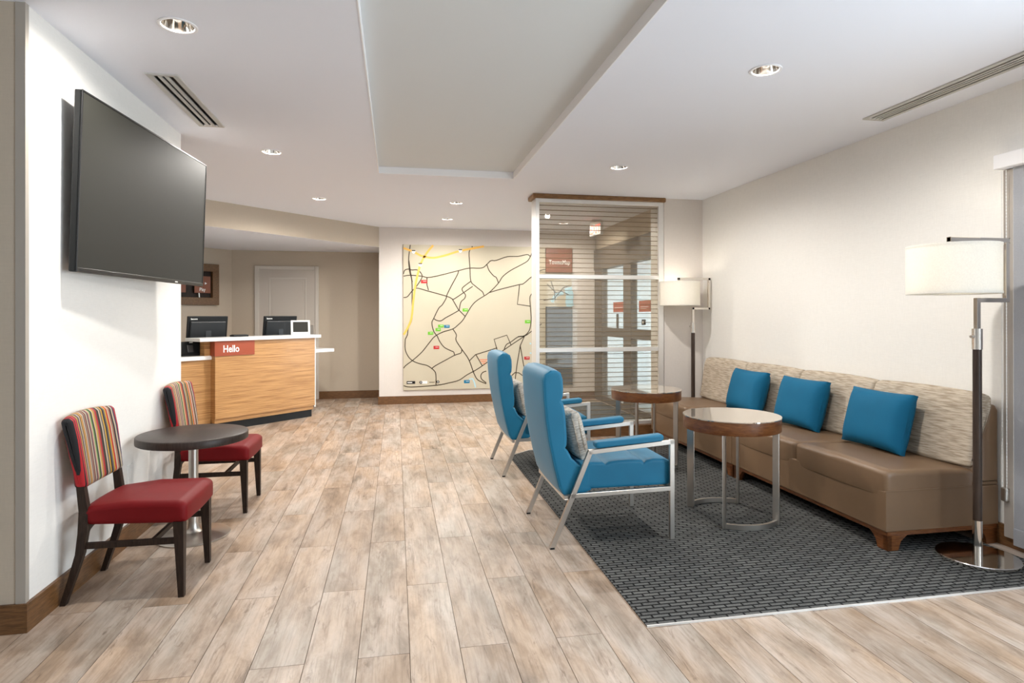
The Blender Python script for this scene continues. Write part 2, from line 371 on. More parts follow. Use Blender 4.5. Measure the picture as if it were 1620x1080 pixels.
def text(name, s, size, mat, parent, M, depth=.002, bold=0, align='LEFT', sx=1):
    cu = bpy.data.curves.new('t', 'FONT'); cu.body = s; cu.size = size; cu.extrude = depth; cu.offset = bold; cu.align_x = align; cu.resolution_u = 3
    t = bpy.data.objects.new('t', cu); COL.objects.link(t)
    dg = bpy.context.evaluated_depsgraph_get(); me = bpy.data.meshes.new_from_object(t.evaluated_get(dg))
    bpy.data.objects.remove(t); me.transform(Matrix.Diagonal((sx, 1, 1, 1))); me.transform(M); me.materials.clear(); me.materials.append(mat); me.name = name
    return link(bpy.data.objects.new(name, me), parent)
def frame_matrix(right, up, origin):
    r, u = Vector(right).normalized(), Vector(up).normalized(); n = r.cross(u)
    mm = Matrix((r, u, n)).transposed().to_4x4(); mm.translation = Vector(origin); return mm
def struct(name, bm, mat, parent=None, label=None, smooth=None):
    o = obj(name, bm, mat, parent, smooth)
    if parent is None: tag(o, label, None, None, 'structure')
    return o

# ================================================================== THE SHELL
YB = -3.0; XFL = -5.2
# floor: base slab, then the planks as its parts
bm = B(-2.45, XR+.02, 1.2, YD+.1, -.06, -.004); floor = struct('floor', bm, M_GROUT, label='weathered wood-look plank floor with thin joints')
RUG = [(1.09, 2.536), (3.475, 2.536), (3.475, 6.07), (1.335, 6.07), (1.09, 5.86)]
pm = {}
def plank_mesh(L, Wd=PLW):
    key = (round(L, 3), round(Wd, 3))
    if key not in pm:
        b = B(.0013, Wd-.0013, .0013, L-.0013, -.0045, 0); me = bpy.data.meshes.new('plank'); b.to_mesh(me); b.free(); me.materials.append(M_PLANK); pm[key] = me
    return pm[key]
for k in range(-11, 19):
    x = PLX0+k*PLW; y0 = 2.525-2*PLL if k % 2 == 0 else 3.16-2*PLL
    while y0 < YD:
        a, b_ = max(y0, 1.2), min(y0+PLL, YD); y0 += PLL
        w = min(PLW, XR-x)
        if b_-a < .02 or w < .02: continue
        if x > 1.09 and x+w < 3.475 and a > 2.55 and b_ < 6.05: continue          # wholly under the carpet
        if x+w < XL-.02 and b_ < 4.98 and a > YL: continue                            # inside the wall block
        if x+w < XL-.4 and b_ < 6: continue
        o = bpy.data.objects.new('plank', plank_mesh(b_-a, w)); o.location = (x, a, 0); link(o, floor)
bm = B(XFL, XR+.02, YB, 1.2, -.06, 0); box(bm, XFL, -2.45, 1.2, YD+.1, -.06, 0)
struct('floor', bm, M_PLANK, label='plank floor running on behind and beside')

# ceiling with the long recess
bm = B(XFL, XR+.1, YB-.12, YD+.1, H, H+.12)
ceil = struct('ceiling', bm, M_CEIL, label='white textured plaster ceiling')
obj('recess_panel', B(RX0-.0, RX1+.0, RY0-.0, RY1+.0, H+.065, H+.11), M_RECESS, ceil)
bm = bmesh.new(); e = .006
box(bm, RX0, RX1, RY1-e, RY1, H-.002, H+.065); box(bm, RX1-e, RX1, RY0, RY1, H-.002, H+.065); box(bm, RX0, RX0+e, RY0, RY1, H-.002, H+.065); box(bm, RX0, RX1, RY0, RY0+e, H-.002, H+.065)
obj('recess_edge', bm, M_EDGE, ceil)

# left wall block (the television hangs on it): white side, taupe end facing the viewer
struct('wall_left', B(XL-.25, XL, YL+.001, 4.985, 0, H), M_WHITE, label='white wallcovered wall')
struct('wall_front_left', B(XFL, XL, YL-.02, YL, 0, H), M_BEIGE, label='beige wall end beside the white wall')
struct('trim_1', B(XL-.035, XL+.004, YL-.024, YL+.003, .125, H), plain('corner_guard', (.42, .38, .33), .4), label='thin grey corner guard')
struct('wall_left_back', B(XFL, XL-.001, 4.9, 4.985, 0, H), M_WHITE)
# right wall with the window behind the roller shade
WY0, WY1, WZ0, WZ1 = -1.4, 2.97, .16, 2.26  # opening runs on unseen past the shade; that unshaded length is added for daylight
bm = B(XR, XR+.14, WY1, YC+.15, 0, H); box(bm, XR, XR+.14, YB, WY0, 0, H); box(bm, XR, XR+.14, WY0, WY1, 0, WZ0); box(bm, XR, XR+.14, WY0, WY1, WZ1, H)
struct('wall_right', bm, M_WHITE, label='off-white wall behind the sofas')
# end wall right of the screen, entrance wall, map wall
struct('wall_back_right', B(3.10, XR, YC, YC+.13, 0, H), M_PALE, label='narrow pale rose wall beside the glazed screen')
bm = B(XS, XS+.12, YC+.13, YM, 2.45, H); box(bm, XS, XS+.12, YC+.13, 7.12, 0, 2.45); box(bm, XS, XS+.12, YM-.02, YM+.1, 0, H)
struct('wall_entrance', bm, M_BEIGE, label='beige wall above the bronze entrance doors')
struct('wall_map', B(-.255, XS+.02, YM, YM+.12, 0, H), M_PALE, label='pale wall carrying the road map')
struct('wall_office', B(-2.61, -.2, YD, YD+.1, 0, H), M_BEIGE, label='beige wall with the white door')
bm = prism(bmesh.new(), [(-2.6, YD), (-5.2, YD-2.59), (-5.2, YD-2.4), (-2.6, YD+.14)], 0, H); struct('wall_office_angled', bm, M_BEIGE, label='beige angled wall behind the desk')
bm = B(-.255, -.15, YM+.1, YD, 0, H); struct('wall_office_return', bm, M_BEIGE)
# soffit over the desk and the low ceiling behind it
S0, S1 = Vector((-.255, 9.655)), Vector((-4.95, 4.985)); sd = (S1-S0).normalized(); sn = Vector((sd.y, -sd.x))
bm = prism(bmesh.new(), [S0, S1, S1+Vector((-.05, .12)), S0+Vector((-.05, .12))], ZLOW+.02, H); struct('wall_soffit', bm, M_BEIGE, label='beige soffit band above the reception desk')
bm = prism(bmesh.new(), [(S0.x, S0.y+.01), (S1.x, S1.y+.01), (XFL, 5.0), (XFL, YD-2.4), (-2.6, YD), (-.2, YD)], ZLOW+.018, ZLOW+.05); struct('ceiling', bm, M_CEIL, label='lower white ceiling over the reception area')
# plain walls closing the room behind the viewer and far left
struct('wall_behind', B(XFL-.12, XR, YB-.12, YB, 0, H), M_WHITE)
struct('wall_far_left', B(XFL-.12, XFL, YB, YD-2.4, 0, H), M_WHITE)

# baseboards
BH = .125
struct('baseboard_left', B(XL, XL+.016, YL-.02, 4.985, 0, BH), M_BASE)
struct('baseboard_front_left', B(XFL, XL+.016, YL-.036, YL-.02, 0, BH), M_BASE)
struct('baseboard_right', B(XR-.016, XR, YB, YC, 0, BH), M_BASE)
struct('baseboard_back_right', B(3.12, XR-.016, YC-.016, YC, 0, BH), M_BASE)
struct('baseboard_map', B(-.271, XS, YM-.016, YM, 0, BH), M_BASE)
struct('baseboard_map_end', B(-.271, -.255, YM, YM+.2, 0, BH), M_BASE)
struct('baseboard_office', B(-1.26, -.255, YD-.016, YD, 0, BH), M_BASE)

# office door
d = struct('door_1', B(-2.18, -1.31, YD-.02, YD-.004, .005, 2.13), M_DOOR, label='pale painted panel door behind the desk')
bm = bmesh.new()
for a in ((-2.25, -2.18, 0, 2.19), (-1.31, -1.25, 0, 2.19), (-2.18, -1.31, 2.13, 2.19)): box(bm, a[0], a[1], YD-.035, YD, a[2], a[3], .006, 1)
obj('door_frame', bm, M_DOORF, d)
for z0, z1 in ((1.0, 2.0), (.2, .88)):
    bm = bmesh.new(); x0, x1 = -2.03, -1.445
    for a in ((x0, x1, z0, z0+.022), (x0, x1, z1-.022, z1), (x0, x0+.022, z0+.022, z1-.022), (x1-.022, x1, z0+.022, z1-.022)): box(bm, a[0], a[1], YD-.028, YD-.019, a[2], a[3], .003, 1)
    obj('panel_moulding', bm, M_DOORF, d)
    obj('panel', B(x0+.05, x1-.05, YD-.025, YD-.019, z0+.05, z1-.05, .004, 1), M_DOOR, d)
hd = obj('lock_plate', B(-1.385, -1.335, YD-.04, YD-.02, 1.0, 1.22, .004, 1), M_STEEL, d)
bm = bmesh.new(); bar(bm, (-1.36, YD-.06, 1.06), (-1.47, YD-.06, 1.06), .02, .02); bar(bm, (-1.36, YD-.035, 1.06), (-1.36, YD-.07, 1.06), .02, .02, (1, 0, 0)); obj('lever', bm, M_STEEL, hd)

# bronze entrance glazing and the bright vestibule beyond
y0, y1 = 7.12, 9.64; d = struct('door_2', B(XS-.03, XS+.09, y0, y1, 2.115, 2.45), M_BRONZE, label='bronze framed glass entrance doors')
bm = bmesh.new()
for a in ((9.28, y1), (8.06, 8.345), (y0, y0+.1)): box(bm, XS-.02, XS+.08, a[0], a[1], .0, 2.115, .004, 1)
obj('stile', bm, M_BRONZE, d)
bm = bmesh.new(); box(bm, XS-.015, XS+.07, y0, y1, 1.05, 1.185, .004, 1); box(bm, XS-.015, XS+.07, y0, y1, 0, .1, .004, 1); obj('rail', bm, M_BRONZE, d)
for a in ((8.345, 9.28), (7.22, 8.06)):
    for z0, z1 in ((.1, 1.05), (1.185, 2.115)): obj('pane', B(XS+.02, XS+.028, a[0], a[1], z0, z1), M_GLASS, d)
obj('pull_handle', B(XS-.07, XS-.045, 8.45, 8.50, 1.19, 1.40, .006, 2), M_BRONZE, d)
for i, (a, b_) in enumerate(((8.36, 8.80), (7.44, 7.81))):
    s = tag(obj('door_notice', B(XS-.002, XS+.016, a, b_, 1.425, 1.575), M_ORANGE), ['rust notice on the pane beside the pull handle', 'rust notice on the pane above the card reader'][i], 'sign', 'notices on the entrance doors')
    bm = bmesh.new(); box(bm, XS-.004, XS-.001, a+.05, b_-.06, 1.49, 1.497)
    if i: box(bm, XS-.004, XS-.001, a+.12, b_-.06, 1.465, 1.472)
    obj('print_line', bm, M_LETTER, s)
cr = tag(obj('card_reader', B(XS-.012, XS+.018, 7.62, 7.70, 1.25, 1.325, .006, 2), M_BLACK), 'small dark card reader on the entrance glass', 'card reader')
obj('reader_light', B(XS-.015, XS-.011, 7.63, 7.66, 1.27, 1.30), M_WPLAST, cr)
bm = B(5.6, 5.7, YC, 11.5, -.05, .12); box(bm, 5.6, 5.7, YC, 11.5, 2.3, 3.0); box(bm, 5.6, 5.7, 11.0, 11.5, .12, 2.3); box(bm, 5.6, 5.7, YC, 6.9, .12, 2.3); box(bm, XS+.1, 5.7, 11.5, 11.6, -.05, 3.0); box(bm, XR, 5.7, YC+.02, YC+.13, -.05, 3.0); box(bm, XS+.1, 5.7, YC, 11.6, 2.95, 3.05); box(bm, XS-.05, XS+.1, YM+.1, 11.6, -.05, 3.0)  # roof, closing walls and outer opening added and shaped to dim the daylight
struct('wall_vestibule', bm, M_CONC, label='pale grey walls of the vestibule beyond the entrance doors, closed in to dim daylight')
struct('ground_outside', B(XS+.1, 9, YC, 13, -.08, -.02), M_PAVE)
mat_ = tag(obj('entrance_mat', B(2.35, 3.2, 7.4, 9.2, 0, .008, .003, 1), plain('mat_dark', (.035, .04, .038), .95, bump=.5, bscale=300)), 'dark entrance mat before the bronze doors', 'mat')

# window behind the roller shade on the right wall
bm = bmesh.new()
for a in ((WY0, WY1, WZ0, WZ0+.05), (WY0, WY1, WZ1-.05, WZ1), (WY0, WY0+.05, WZ0+.05, WZ1-.05), (WY1-.05, WY1, WZ0+.05, WZ1-.05)): box(bm, XR+.05, XR+.11, a[0], a[1], a[2], a[3])
w1 = struct('window_1', bm, M_BRONZE, label='window behind the grey roller shade'); obj('pane', B(XR+.075, XR+.082, WY0+.05, WY1-.05, WZ0+.05, WZ1-.05), M_GLASS, w1)
L = bpy.data.lights.new('window_right_offscreen', 'AREA'); L.shape = 'RECTANGLE'; L.size = WZ1-WZ0; L.size_y = WY1-WY0; L.cycles.is_portal = True     # sampling portal for the sky, no light of its own
lo = bpy.data.objects.new('window_right_offscreen', L); lo.location = (XR+.15, (WY0+WY1)/2, (WZ0+WZ1)/2); lo.rotation_euler = (0, PI/2, 0); COL.objects.link(lo)
rs = thing('roller_shade', 'grey roller shade with white fascia and bead chain by the sofa', 'roller shade', (XR, 2.0, WZ1))
bx = obj('fascia', B(-.085, 0, -.30, 1.035, -.015, .07, .003, 1), M_EDGE, rs)
obj('fabric', B(-.035, -.032, -.25, .955, -2.20, -.01), M_ROLL, rs)
obj('hem_bar', B(-.043, -.026, -.25, .955, -2.23, -2.13, .003, 1), M_ROLL, rs)
bm = bmesh.new(); random.seed(3)
for dy in (.985, 1.012):
    bar(bm, (-.05, dy, -.03), (-.05, dy, -1.93), .0022, .0022, bev=0)
    for i in range(98): bmesh.ops.create_icosphere(bm, subdivisions=1, radius=.0035, matrix=Matrix.Translation((-.05, dy, -.03-i*.0194)))
ch = obj('bead_chain', bm, M_WPLAST, rs); ch['kind'] = 'stuff'
obj('chain_tensioner', B(-.058, -.0, .985, 1.018, -1.985, -1.905, .006, 2), M_STEEL, rs)
obj('mounting_strip', B(-.03, 0, .96, 1.02, -2.2, -.02, .002, 1), plain('jamb_taupe', (.40, .36, .32), .5), rs)

# ================================================================== CEILING FITTINGS
def downlight(x, y, label, light=True, power=1.0):
    t = thing('downlight', label, 'downlight', (x, y, H), 0, 'recessed downlights in the ceiling')
    bm = lathe(bmesh.new(), [(.086, -.0005), (.086, -.004), (.079, -.007), (.071, -.004), (.070, .001)], 40, caps=False); obj('trim_ring', bm, M_EDGE, t, 50)
    bm = lathe(bmesh.new(), [(.070, .001), (.064, .03), (.052, .062), (.036, .085), (.0, .09)][:4], 40, caps=False)
    bmesh.ops.holes_fill(bm, edges=[e_ for e_ in bm.edges if e_.is_boundary and e_.verts[0].co.z > .08 and e_.verts[1].co.z > .08]); obj('reflector', bm, M_CHROME, t, 60)
    bm = lathe(bmesh.new(), [(.012, .084), (.026, .075), (.028, .065), (.018, .056), (.001, .053)], 16); obj('bulb', bm, M_DLBULB, t, 60)
    if light:
        L = bpy.data.lights.new('downlight_beam', 'SPOT'); L.energy = DL_POWER*power; L.color = DL_COLOR; L.spot_size = math.radians(176); L.spot_blend = .6; L.shadow_soft_size = .035
        lo = bpy.data.objects.new('downlight_beam', L); lo.location = (0, 0, -.012); link(lo, t)
    return t
# cut the round openings out of the ceiling slabs
DLS = [(-1.01, 3.12, 'round chrome downlight beside the left slot vent, above the television', .7), (-1.02, 5.38, 'round chrome downlight beyond the left slot vent', 1), (-.88, 7.43, 'round chrome downlight before the beige soffit over the desk', 1),
       (.723, 7.40, 'round chrome downlight between the ceiling recess and the map wall', 1), (.721, 8.66, 'round chrome downlight closest to the map wall', .7), (2.035, 3.08, 'round chrome downlight above the nearer drum table', .7), (2.034, 5.356, 'round chrome downlight before the glazed screen', .8)]
for x, y, l, pw in DLS: downlight(x, y, l, True, pw)
downlight(2.45, 8.75, 'round chrome downlight behind the glazed screen', True, .7)
cut = B(RX0, RX1, RY0, RY1, H-.1, H+.3)
VENTS = [(-1.388, -1.218, 3.755, 4.725), (3.206, 3.372, 1.5, 3.72)]
for a in VENTS: box(cut, a[0]+.012, a[1]-.012, a[2]+.012, a[3]-.012, H-.1, H+.3)
for o in [q for q in bpy.data.objects if q.name.startswith('downlight') and q.type == 'EMPTY']:
    bmesh.ops.create_cone(cut, cap_ends=True, segments=40, radius1=.0705, radius2=.0705, depth=.3, matrix=Matrix.Translation((o.location.x, o.location.y, H+.05)))
cm = bpy.data.meshes.new('cut'); cut.to_mesh(cm); cut.free(); co = bpy.data.objects.new('cut', cm); COL.objects.link(co)
mod = ceil.modifiers.new('holes', 'BOOLEAN'); mod.operation = 'DIFFERENCE'; mod.object = co; mod.solver = 'EXACT'
dg = bpy.context.evaluated_depsgraph_get(); nm = bpy.data.meshes.new_from_object(ceil.evaluated_get(dg)); ceil.modifiers.clear(); ceil.data = nm
bpy.data.objects.remove(co)

def slot_vent(x0, x1, y0, y1, n, label, fr=.022):
    t = thing('slot_vent', label, 'air vent', ((x0+x1)/2, (y0+y1)/2, H)); hx, hy = (x1-x0)/2, (y1-y0)/2
    bm = bmesh.new(); a, b_, c = hx-.012, hy-.012, .11
    for q in ((-a, a, -b_, b_, c-.002, c), (-a, -a+.002, -b_, b_, -.001, c), (a-.002, a, -b_, b_, -.001, c), (-a, a, -b_, -b_+.002, -.001, c), (-a, a, b_-.002, b_, -.001, c)): box(bm, *q)
    obj('plenum', bm, M_DUCT, t)
    bm = bmesh.new()
    for a in ((-hx, -hx+fr, -hy, hy), (hx-fr, hx, -hy, hy), (-hx+fr, hx-fr, -hy, -hy+.02), (-hx+fr, hx-fr, hy-.02, hy)): box(bm, a[0], a[1], a[2], a[3], -.009, 0)
    obj('frame', bm, M_VENT, t)
    wi = (2*hx-2*fr)/n
    for i in range(n-1):
        xc = -hx+fr+wi*(i+1); obj('bar', B(xc-wi*.27, xc+wi*.27, -hy+.02, hy-.02, -.009, -.001), M_VENT, t)
    for i in range(n):
        xc = -hx+fr+wi*(i+.5); obj('slot_clip', B(xc-wi*.22, xc+wi*.22, hy-.035, hy-.02, -.007, -.002), M_EDGE, t)
    return t
slot_vent(*VENTS[0], 3, 'grey three-slot vent in the ceiling above the television', .030)
slot_vent(*VENTS[1], 4, 'long narrow slot vent in the ceiling along the right wall', .028)

# ================================================================== CARPET
bm = prism(bmesh.new(), RUG, .0005, .006)
cp = tag(obj('area_carpet', bm, M_CARPET), 'charcoal woven inset carpet under the sofas and armchairs', 'carpet')
bm = bmesh.new()
for i in range(len(RUG)):
    a, b_ = Vector(RUG[i]), Vector(RUG[(i+1) % len(RUG)])
    bar(bm, (a.x, a.y, .004), (b_.x, b_.y, .004), .008, .006, bev=0)
obj('edge_trim', bm, M_ALU, cp)

# ================================================================== SCREEN AT THE END OF THE SEATING AREA
sc = thing('glazed_screen', 'tall aluminium framed screen with lined translucent panels and wooden cap', 'partition', (2.32, YC, 0))
PX0, PX1 = 1.548-2.32, 3.087-2.32
obj('curb', B(PX0-.0, PX1+.02, -.085, .2, 0, .115, .003, 1), M_BASE, sc)
obj('post', B(PX0, PX0+.042, -.02, .20, .115, 2.70, .002, 1), M_ALU, sc)
obj('post', B(PX1-.065, PX1, -.02, .20, .115, 2.70, .002, 1), M_ALU, sc)
zr = [(.115, .155), (.962, 1.008), (1.796, 1.842), (2.655, 2.70)]
for z0, z1 in zr: obj('rail', B(PX0+.042, PX1-.065, -.02, .06, z0, z1, .002, 1), M_ALU, sc)
obj('cap', B(PX0-.035, PX1+.02, -.045, .23, 2.70, 2.7505, .008, 1), M_CAPW, sc)
for (a, b_), (c, d_) in zip(zr, zr[1:]):
    gp = obj('lined_panel', B(PX0+.042, PX1-.065, .008, .016, b_, c), M_RESIN, sc)
    n = round((c-b_)/.0525)
    for i in range(n):
        z = b_+(i+.5)*(c-b_)/n
        obj('line', B(PX0+.043, PX1-.066, .004, .0195, z-.0026, z+.0026), M_STRIP, gp)

# ================================================================== ROAD MAP ON THE END WALL
MY = YM-.03
bm = B(.113, 2.836, MY, YM-.0005, .215, 2.485, .003, 1)
mp_ = tag(obj('road_map', bm, M_MAP), 'large beige road map panel with orange highways and coloured markers', 'map')
def mpt(x, y): return at_y(590+x/3.485, 340+y/3.485, MY)
def clampz(p): return Vector((min(max(p.x, .118), 2.83), p.y, min(max(p.z, .22), 2.48)))
def smooth_pts(P, n=4):
    out = []
    for i in range(len(P)-1):
        p0, p1, p2, p3 = P[max(i-1, 0)], P[i], P[i+1], P[min(i+2, len(P)-1)]
        for k in range(n):
            t = k/n; out.append(.5*((2*p1)+(p2-p0)*t+(2*p0-5*p1+4*p2-p3)*t*t+(3*p1-p0-3*p2+p3)*t**3))
    return out+[P[-1]]
def ribbon(bm, pts, w, yo):
    P = [clampz(mpt(*p)) for p in pts]; P = smooth_pts(P) if len(P) > 4 else P; prev = None
    for i, p in enumerate(P):
        d = (P[min(i+1, len(P)-1)]-P[max(i-1, 0)]); n = Vector((-d.z, 0, d.x)); n.normalize()
        a, b_ = bm.verts.new((p.x+n.x*w/2, MY-yo, p.z+n.z*w/2)), bm.verts.new((p.x-n.x*w/2, MY-yo, p.z-n.z*w/2))
        if prev: bm.faces.new((prev[0], prev[1], b_, a))
        prev = (a, b_)
ROADS = [[(206, 162), (197, 240), (202, 310), (215, 365), (216, 480), (216, 570), (195, 625), (190, 660), (178, 685)], [(198, 250), (208, 320), (217, 370)],
 [(168, 325), (175, 305), (195, 298), (215, 303), (245, 303), (268, 325), (268, 350), (235, 400)],
 [(168, 337), (205, 332), (268, 337), (320, 343), (470, 307), (530, 293), (600, 292), (628, 272), (650, 252), (680, 250), (740, 230), (800, 228), (850, 218), (866, 228)],
 [(168, 455), (190, 450), (215, 420), (240, 403), (300, 418), (410, 449), (437, 462), (452, 460), (550, 393)],
 [(472, 307), (465, 330), (430, 395), (408, 440), (403, 460), (382, 495), (362, 515), (335, 570), (325, 595), (335, 640), (355, 668)],
 [(547, 167), (545, 185), (530, 205), (535, 295), (540, 365), (565, 392), (590, 412), (605, 425), (612, 443)],
 [(628, 272), (640, 305), (665, 335), (680, 345), (692, 375)],
 [(880, 200), (862, 240), (840, 262), (760, 305), (715, 340), (692, 375), (640, 428), (575, 470), (545, 500), (520, 540), (495, 580), (470, 605), (440, 628), (385, 645), (340, 670), (310, 705), (270, 755), (220, 800), (180, 830), (168, 845)],
 [(640, 428), (700, 410), (800, 385), (830, 378), (873, 342), (940, 300), (1000, 320)], [(808, 385), (803, 435), (796, 492), (870, 503)],
 [(890, 420), (866, 450), (868, 505), (872, 580), (862, 635), (835, 665), (800, 670)], [(540, 365), (495, 400), (495, 420), (510, 440), (505, 460), (485, 480), (475, 525)],
 [(437, 462), (470, 520), (508, 558)], [(475, 525), (440, 545), (400, 567), (375, 583), (350, 580), (335, 570)], [(298, 343), (298, 385), (306, 415)],
 [(355, 668), (370, 700), (395, 730), (430, 748), (445, 755), (450, 773)], [(440, 628), (460, 660), (458, 690), (490, 740), (525, 790), (545, 840), (560, 880), (580, 910), (625, 930)],
 [(490, 740), (485, 760), (450, 773), (400, 800), (345, 830), (322, 848)], [(178, 685), (178, 740), (195, 780), (222, 805), (260, 820), (300, 830), (335, 855), (347, 880), (348, 938)],
 [(168, 940), (210, 948), (350, 938), (420, 925), (475, 910), (520, 880), (590, 840), (720, 745), (835, 668)], [(530, 805), (565, 770), (685, 732)], [(685, 745), (668, 685), (738, 662), (762, 718)],
 [(568, 770), (602, 830)], [(722, 745), (735, 715), (760, 700), (800, 672), (840, 665), (875, 640), (930, 600)], [(835, 668), (812, 720), (795, 820), (783, 915)], [(812, 720), (832, 835)],
 [(625, 925), (600, 905), (595, 885), (605, 868), (625, 860)], [(765, 885), (783, 868), (805, 870), (825, 885)], [(960, 380), (1010, 430), (1040, 420), (1080, 440)], [(940, 470), (1000, 460), (1050, 400), (1085, 390)], [(980, 360), (1000, 420), (1005, 470)]]
bm = bmesh.new()
for r in ROADS: ribbon(bm, r, .0145, .0012)
obj('road_lines', bm, M_ROAD, mp_)
bm = bmesh.new()
for r in ([(168, 182), (225, 203), (268, 225), (330, 236), (400, 222), (480, 198), (612, 167)], [(332, 162), (300, 205), (265, 265), (245, 335), (232, 400), (222, 480), (213, 565), (195, 615), (170, 660)]): ribbon(bm, r, .032, .0018)
obj('highway_lines', bm, M_HWY, mp_)
for r, w in (([(530, 905), (550, 902), (560, 925), (566, 950)], .02), ([(865, 705), (872, 712)], .02), ([(865, 760), (874, 762)], .02), ([(1075, 400), (1085, 440), (1082, 480), (1088, 505)], .13), ([(985, 480), (1010, 440), (1050, 430)], .06)):
    bm = bmesh.new(); ribbon(bm, r, w, .0008); obj('water', bm, M_WATER, mp_)
for x0, y0, x1, y1, mt in ((265, 358, 298, 376, M_MRED), (334, 721, 365, 739, M_MRED), (834, 780, 864, 797, M_MRED), (494, 515, 524, 532, M_MGRN), (359, 604, 390, 620, M_MGRN), (345, 623, 374, 640, M_MGRN), (303, 643, 333, 660, M_MGRN), (838, 579, 868, 597, M_MGRN), (392, 606, 423, 622, M_MBLU), (502, 909, 533, 927, M_MBLU)):
    a, b_ = mpt(x0, y1), mpt(x1, y0); fl = obj('marker_flag', B(a.x, b_.x, MY-.003, MY, a.z, b_.z), mt, mp_)
    obj('print_line', B(a.x+.03, b_.x-.012, MY-.0036, MY-.003, (a.z+b_.z)/2+.003, (a.z+b_.z)/2+.008), M_LETTER, fl)
for x0, y0 in ((224, 203), (482, 198), (261, 275)):
    c = mpt(x0, y0); bm = bmesh.new(); pts = [(-.027, .027), (.027, .027), (.03, .0), (.016, -.022), (0, -.03), (-.016, -.022), (-.03, 0)]
    bm.faces.new([bm.verts.new((c.x+x, MY-.0028, c.z+z)) for x, z in pts]); sh = obj('route_shield', bm, M_LETTER, mp_)
    obj('shield_band', B(c.x-.027, c.x+.027, MY-.0034, MY-.003, c.z+.012, c.z+.027), M_BLACK, sh)
a, b_ = mpt(186, 931), mpt(233, 915); lg = obj('legend_plate', B(a.x, b_.x, MY-.003, MY, a.z, b_.z), M_BLACK, mp_)
MX = lambda p: Matrix(((1, 0, 0, p[0]), (0, 0, -1, p[1]), (0, 1, 0, p[2]), (0, 0, 0, 1)))      # text lying in a wall that faces -y
obj('print_line', B(a.x+.012, a.x+.085, MY-.0036, MY-.003, (a.z+b_.z)/2-.008, (a.z+b_.z)/2+.006), M_LETTER, lg)
a, b_ = mpt(262, 930), mpt(300, 914); lg = obj('legend_plate', B(a.x, b_.x, MY-.003, MY, a.z, b_.z), M_LETTER, mp_)
for x0, y0 in ((264, 922), (358, 919)):
    c = mpt(x0, y0); bm = bmesh.new(); bmesh.ops.create_cone(bm, cap_ends=True, segments=20, radius1=.022, radius2=.022, depth=.003, matrix=Matrix.Translation((c.x, MY-.003, c.z)) @ Matrix.Rotation(PI/2, 4, 'X')); o = obj('compass_dot', bm, M_BLACK, mp_)
    obj('dot_mark', B(c.x-.005, c.x+.005, MY-.0052, MY-.0044, c.z-.012, c.z+.012), M_LETTER, o)
a = mpt(310, 924); obj('print_line', B(a.x, a.x+.085, MY-.0016, MY-.001, a.z, a.z+.012), M_TEXTINK, mp_)
a = mpt(588, 800)
for k in range(3): obj('red_print_line', B(a.x+.02*k, a.x+.13-.02*k, MY-.0016, MY-.001, a.z-.028*k, a.z-.028*k+.014), plain('map_orange_ink', (.75, .22, .1), .6), mp_)
# sign and dark board mounted over the right end of the map
sg = tag(obj('map_sign', B(2.39, 2.836, MY-.03, MY-.0005, 2.07, 2.478, .003, 1), M_BROWNS), 'square brown sign reading TowneMap behind the glazed screen', 'sign')
text('lettering', 'TowneMap', .098, M_LETTER, sg, MX((2.44, MY-.031, 2.21)), .001, .0014, sx=.80)
db = tag(obj('dark_board', B(2.39, 2.836, MY-.03, MY-.0005, .25, 1.52, .004, 1), M_DARKB), 'dark upright board below the brown map sign', 'board')
obj('board_edge', B(2.385, 2.841, MY-.025, MY-.0005, .245, .262), M_BRONZE, db)
# exit sign
ex = thing('exit_sign', 'lit exit sign with red letters hung from the ceiling', 'exit sign', (2.83, 8.36, H))
obj('bracket', B(-.07, .07, -.03, .03, -.035, 0, .004, 1), M_WPLAST, ex)
MR = Matrix.Rotation(math.radians(-78), 4, 'Z')
bm = bmesh.new(); box(bm, -.155, .155, -.022, .022, -.225, -.03, .006, 2, MR); bd = obj('housing', bm, M_WPLAST, ex)
text('lettering', 'EXIT', .17, M_EXIT, bd, MR @ MX((0, -.0225, -.195)), .001, .004, 'CENTER', .8)

# ================================================================== TELEVISION
LC, RC = Vector((-1.505, 3.285, 2.036)), Vector((-1.371, 4.785, 2.036))
u = (RC-LC).normalized(); v = Vector((.032, 0, 1)); v = (v-u*v.dot(u)).normalized(); n = u.cross(v)
if n.x < 0: n = -n
tvc = (LC+RC)/2; tw, th = (RC-LC).length, .885
tv = thing('television', 'large black flat television on a wall bracket above the round dark table', 'television', (XL, tvc.y, tvc.z))
MT = Matrix((u, v, n)).transposed().to_4x4(); MT.translation = tvc-Vector((XL, tvc.y, tvc.z))
def tvbox(*a, **k): bm = bmesh.new(); box(bm, *a, M=MT, **k); return bm
obj('housing', tvbox(-tw/2, tw/2, -th/2, th/2, -.036, -.002, bev=.006), M_BLACK, tv)
obj('back_cover', tvbox(-tw*.36, tw*.36, -th*.38, th*.25, -.062, -.034, bev=.012), M_BLACK, tv)
obj('screen', tvbox(-tw/2+.011, tw/2-.011, -th/2+.022, th/2-.011, -.004, .0005), M_SCREEN, tv)
bm = bmesh.new()
for a in ((-tw/2, tw/2, -th/2, -th/2+.022), (-tw/2, tw/2, th/2-.010, th/2), (-tw/2, -tw/2+.010, -th/2+.02, th/2-.01), (tw/2-.010, tw/2, -th/2+.02, th/2-.01)): box(bm, a[0], a[1], a[2], a[3], -.003, .003, .0012, 1, MT)
obj('bezel', bm, plain('tv_bezel', (.010, .010, .011), .35, spec=.3), tv)
bm = bmesh.new(); box(bm, tw*.2, tw*.225, -th/2+.006, -th/2+.014, .0025, .0042, M=MT); obj('logo', bm, M_LETTER, tv)
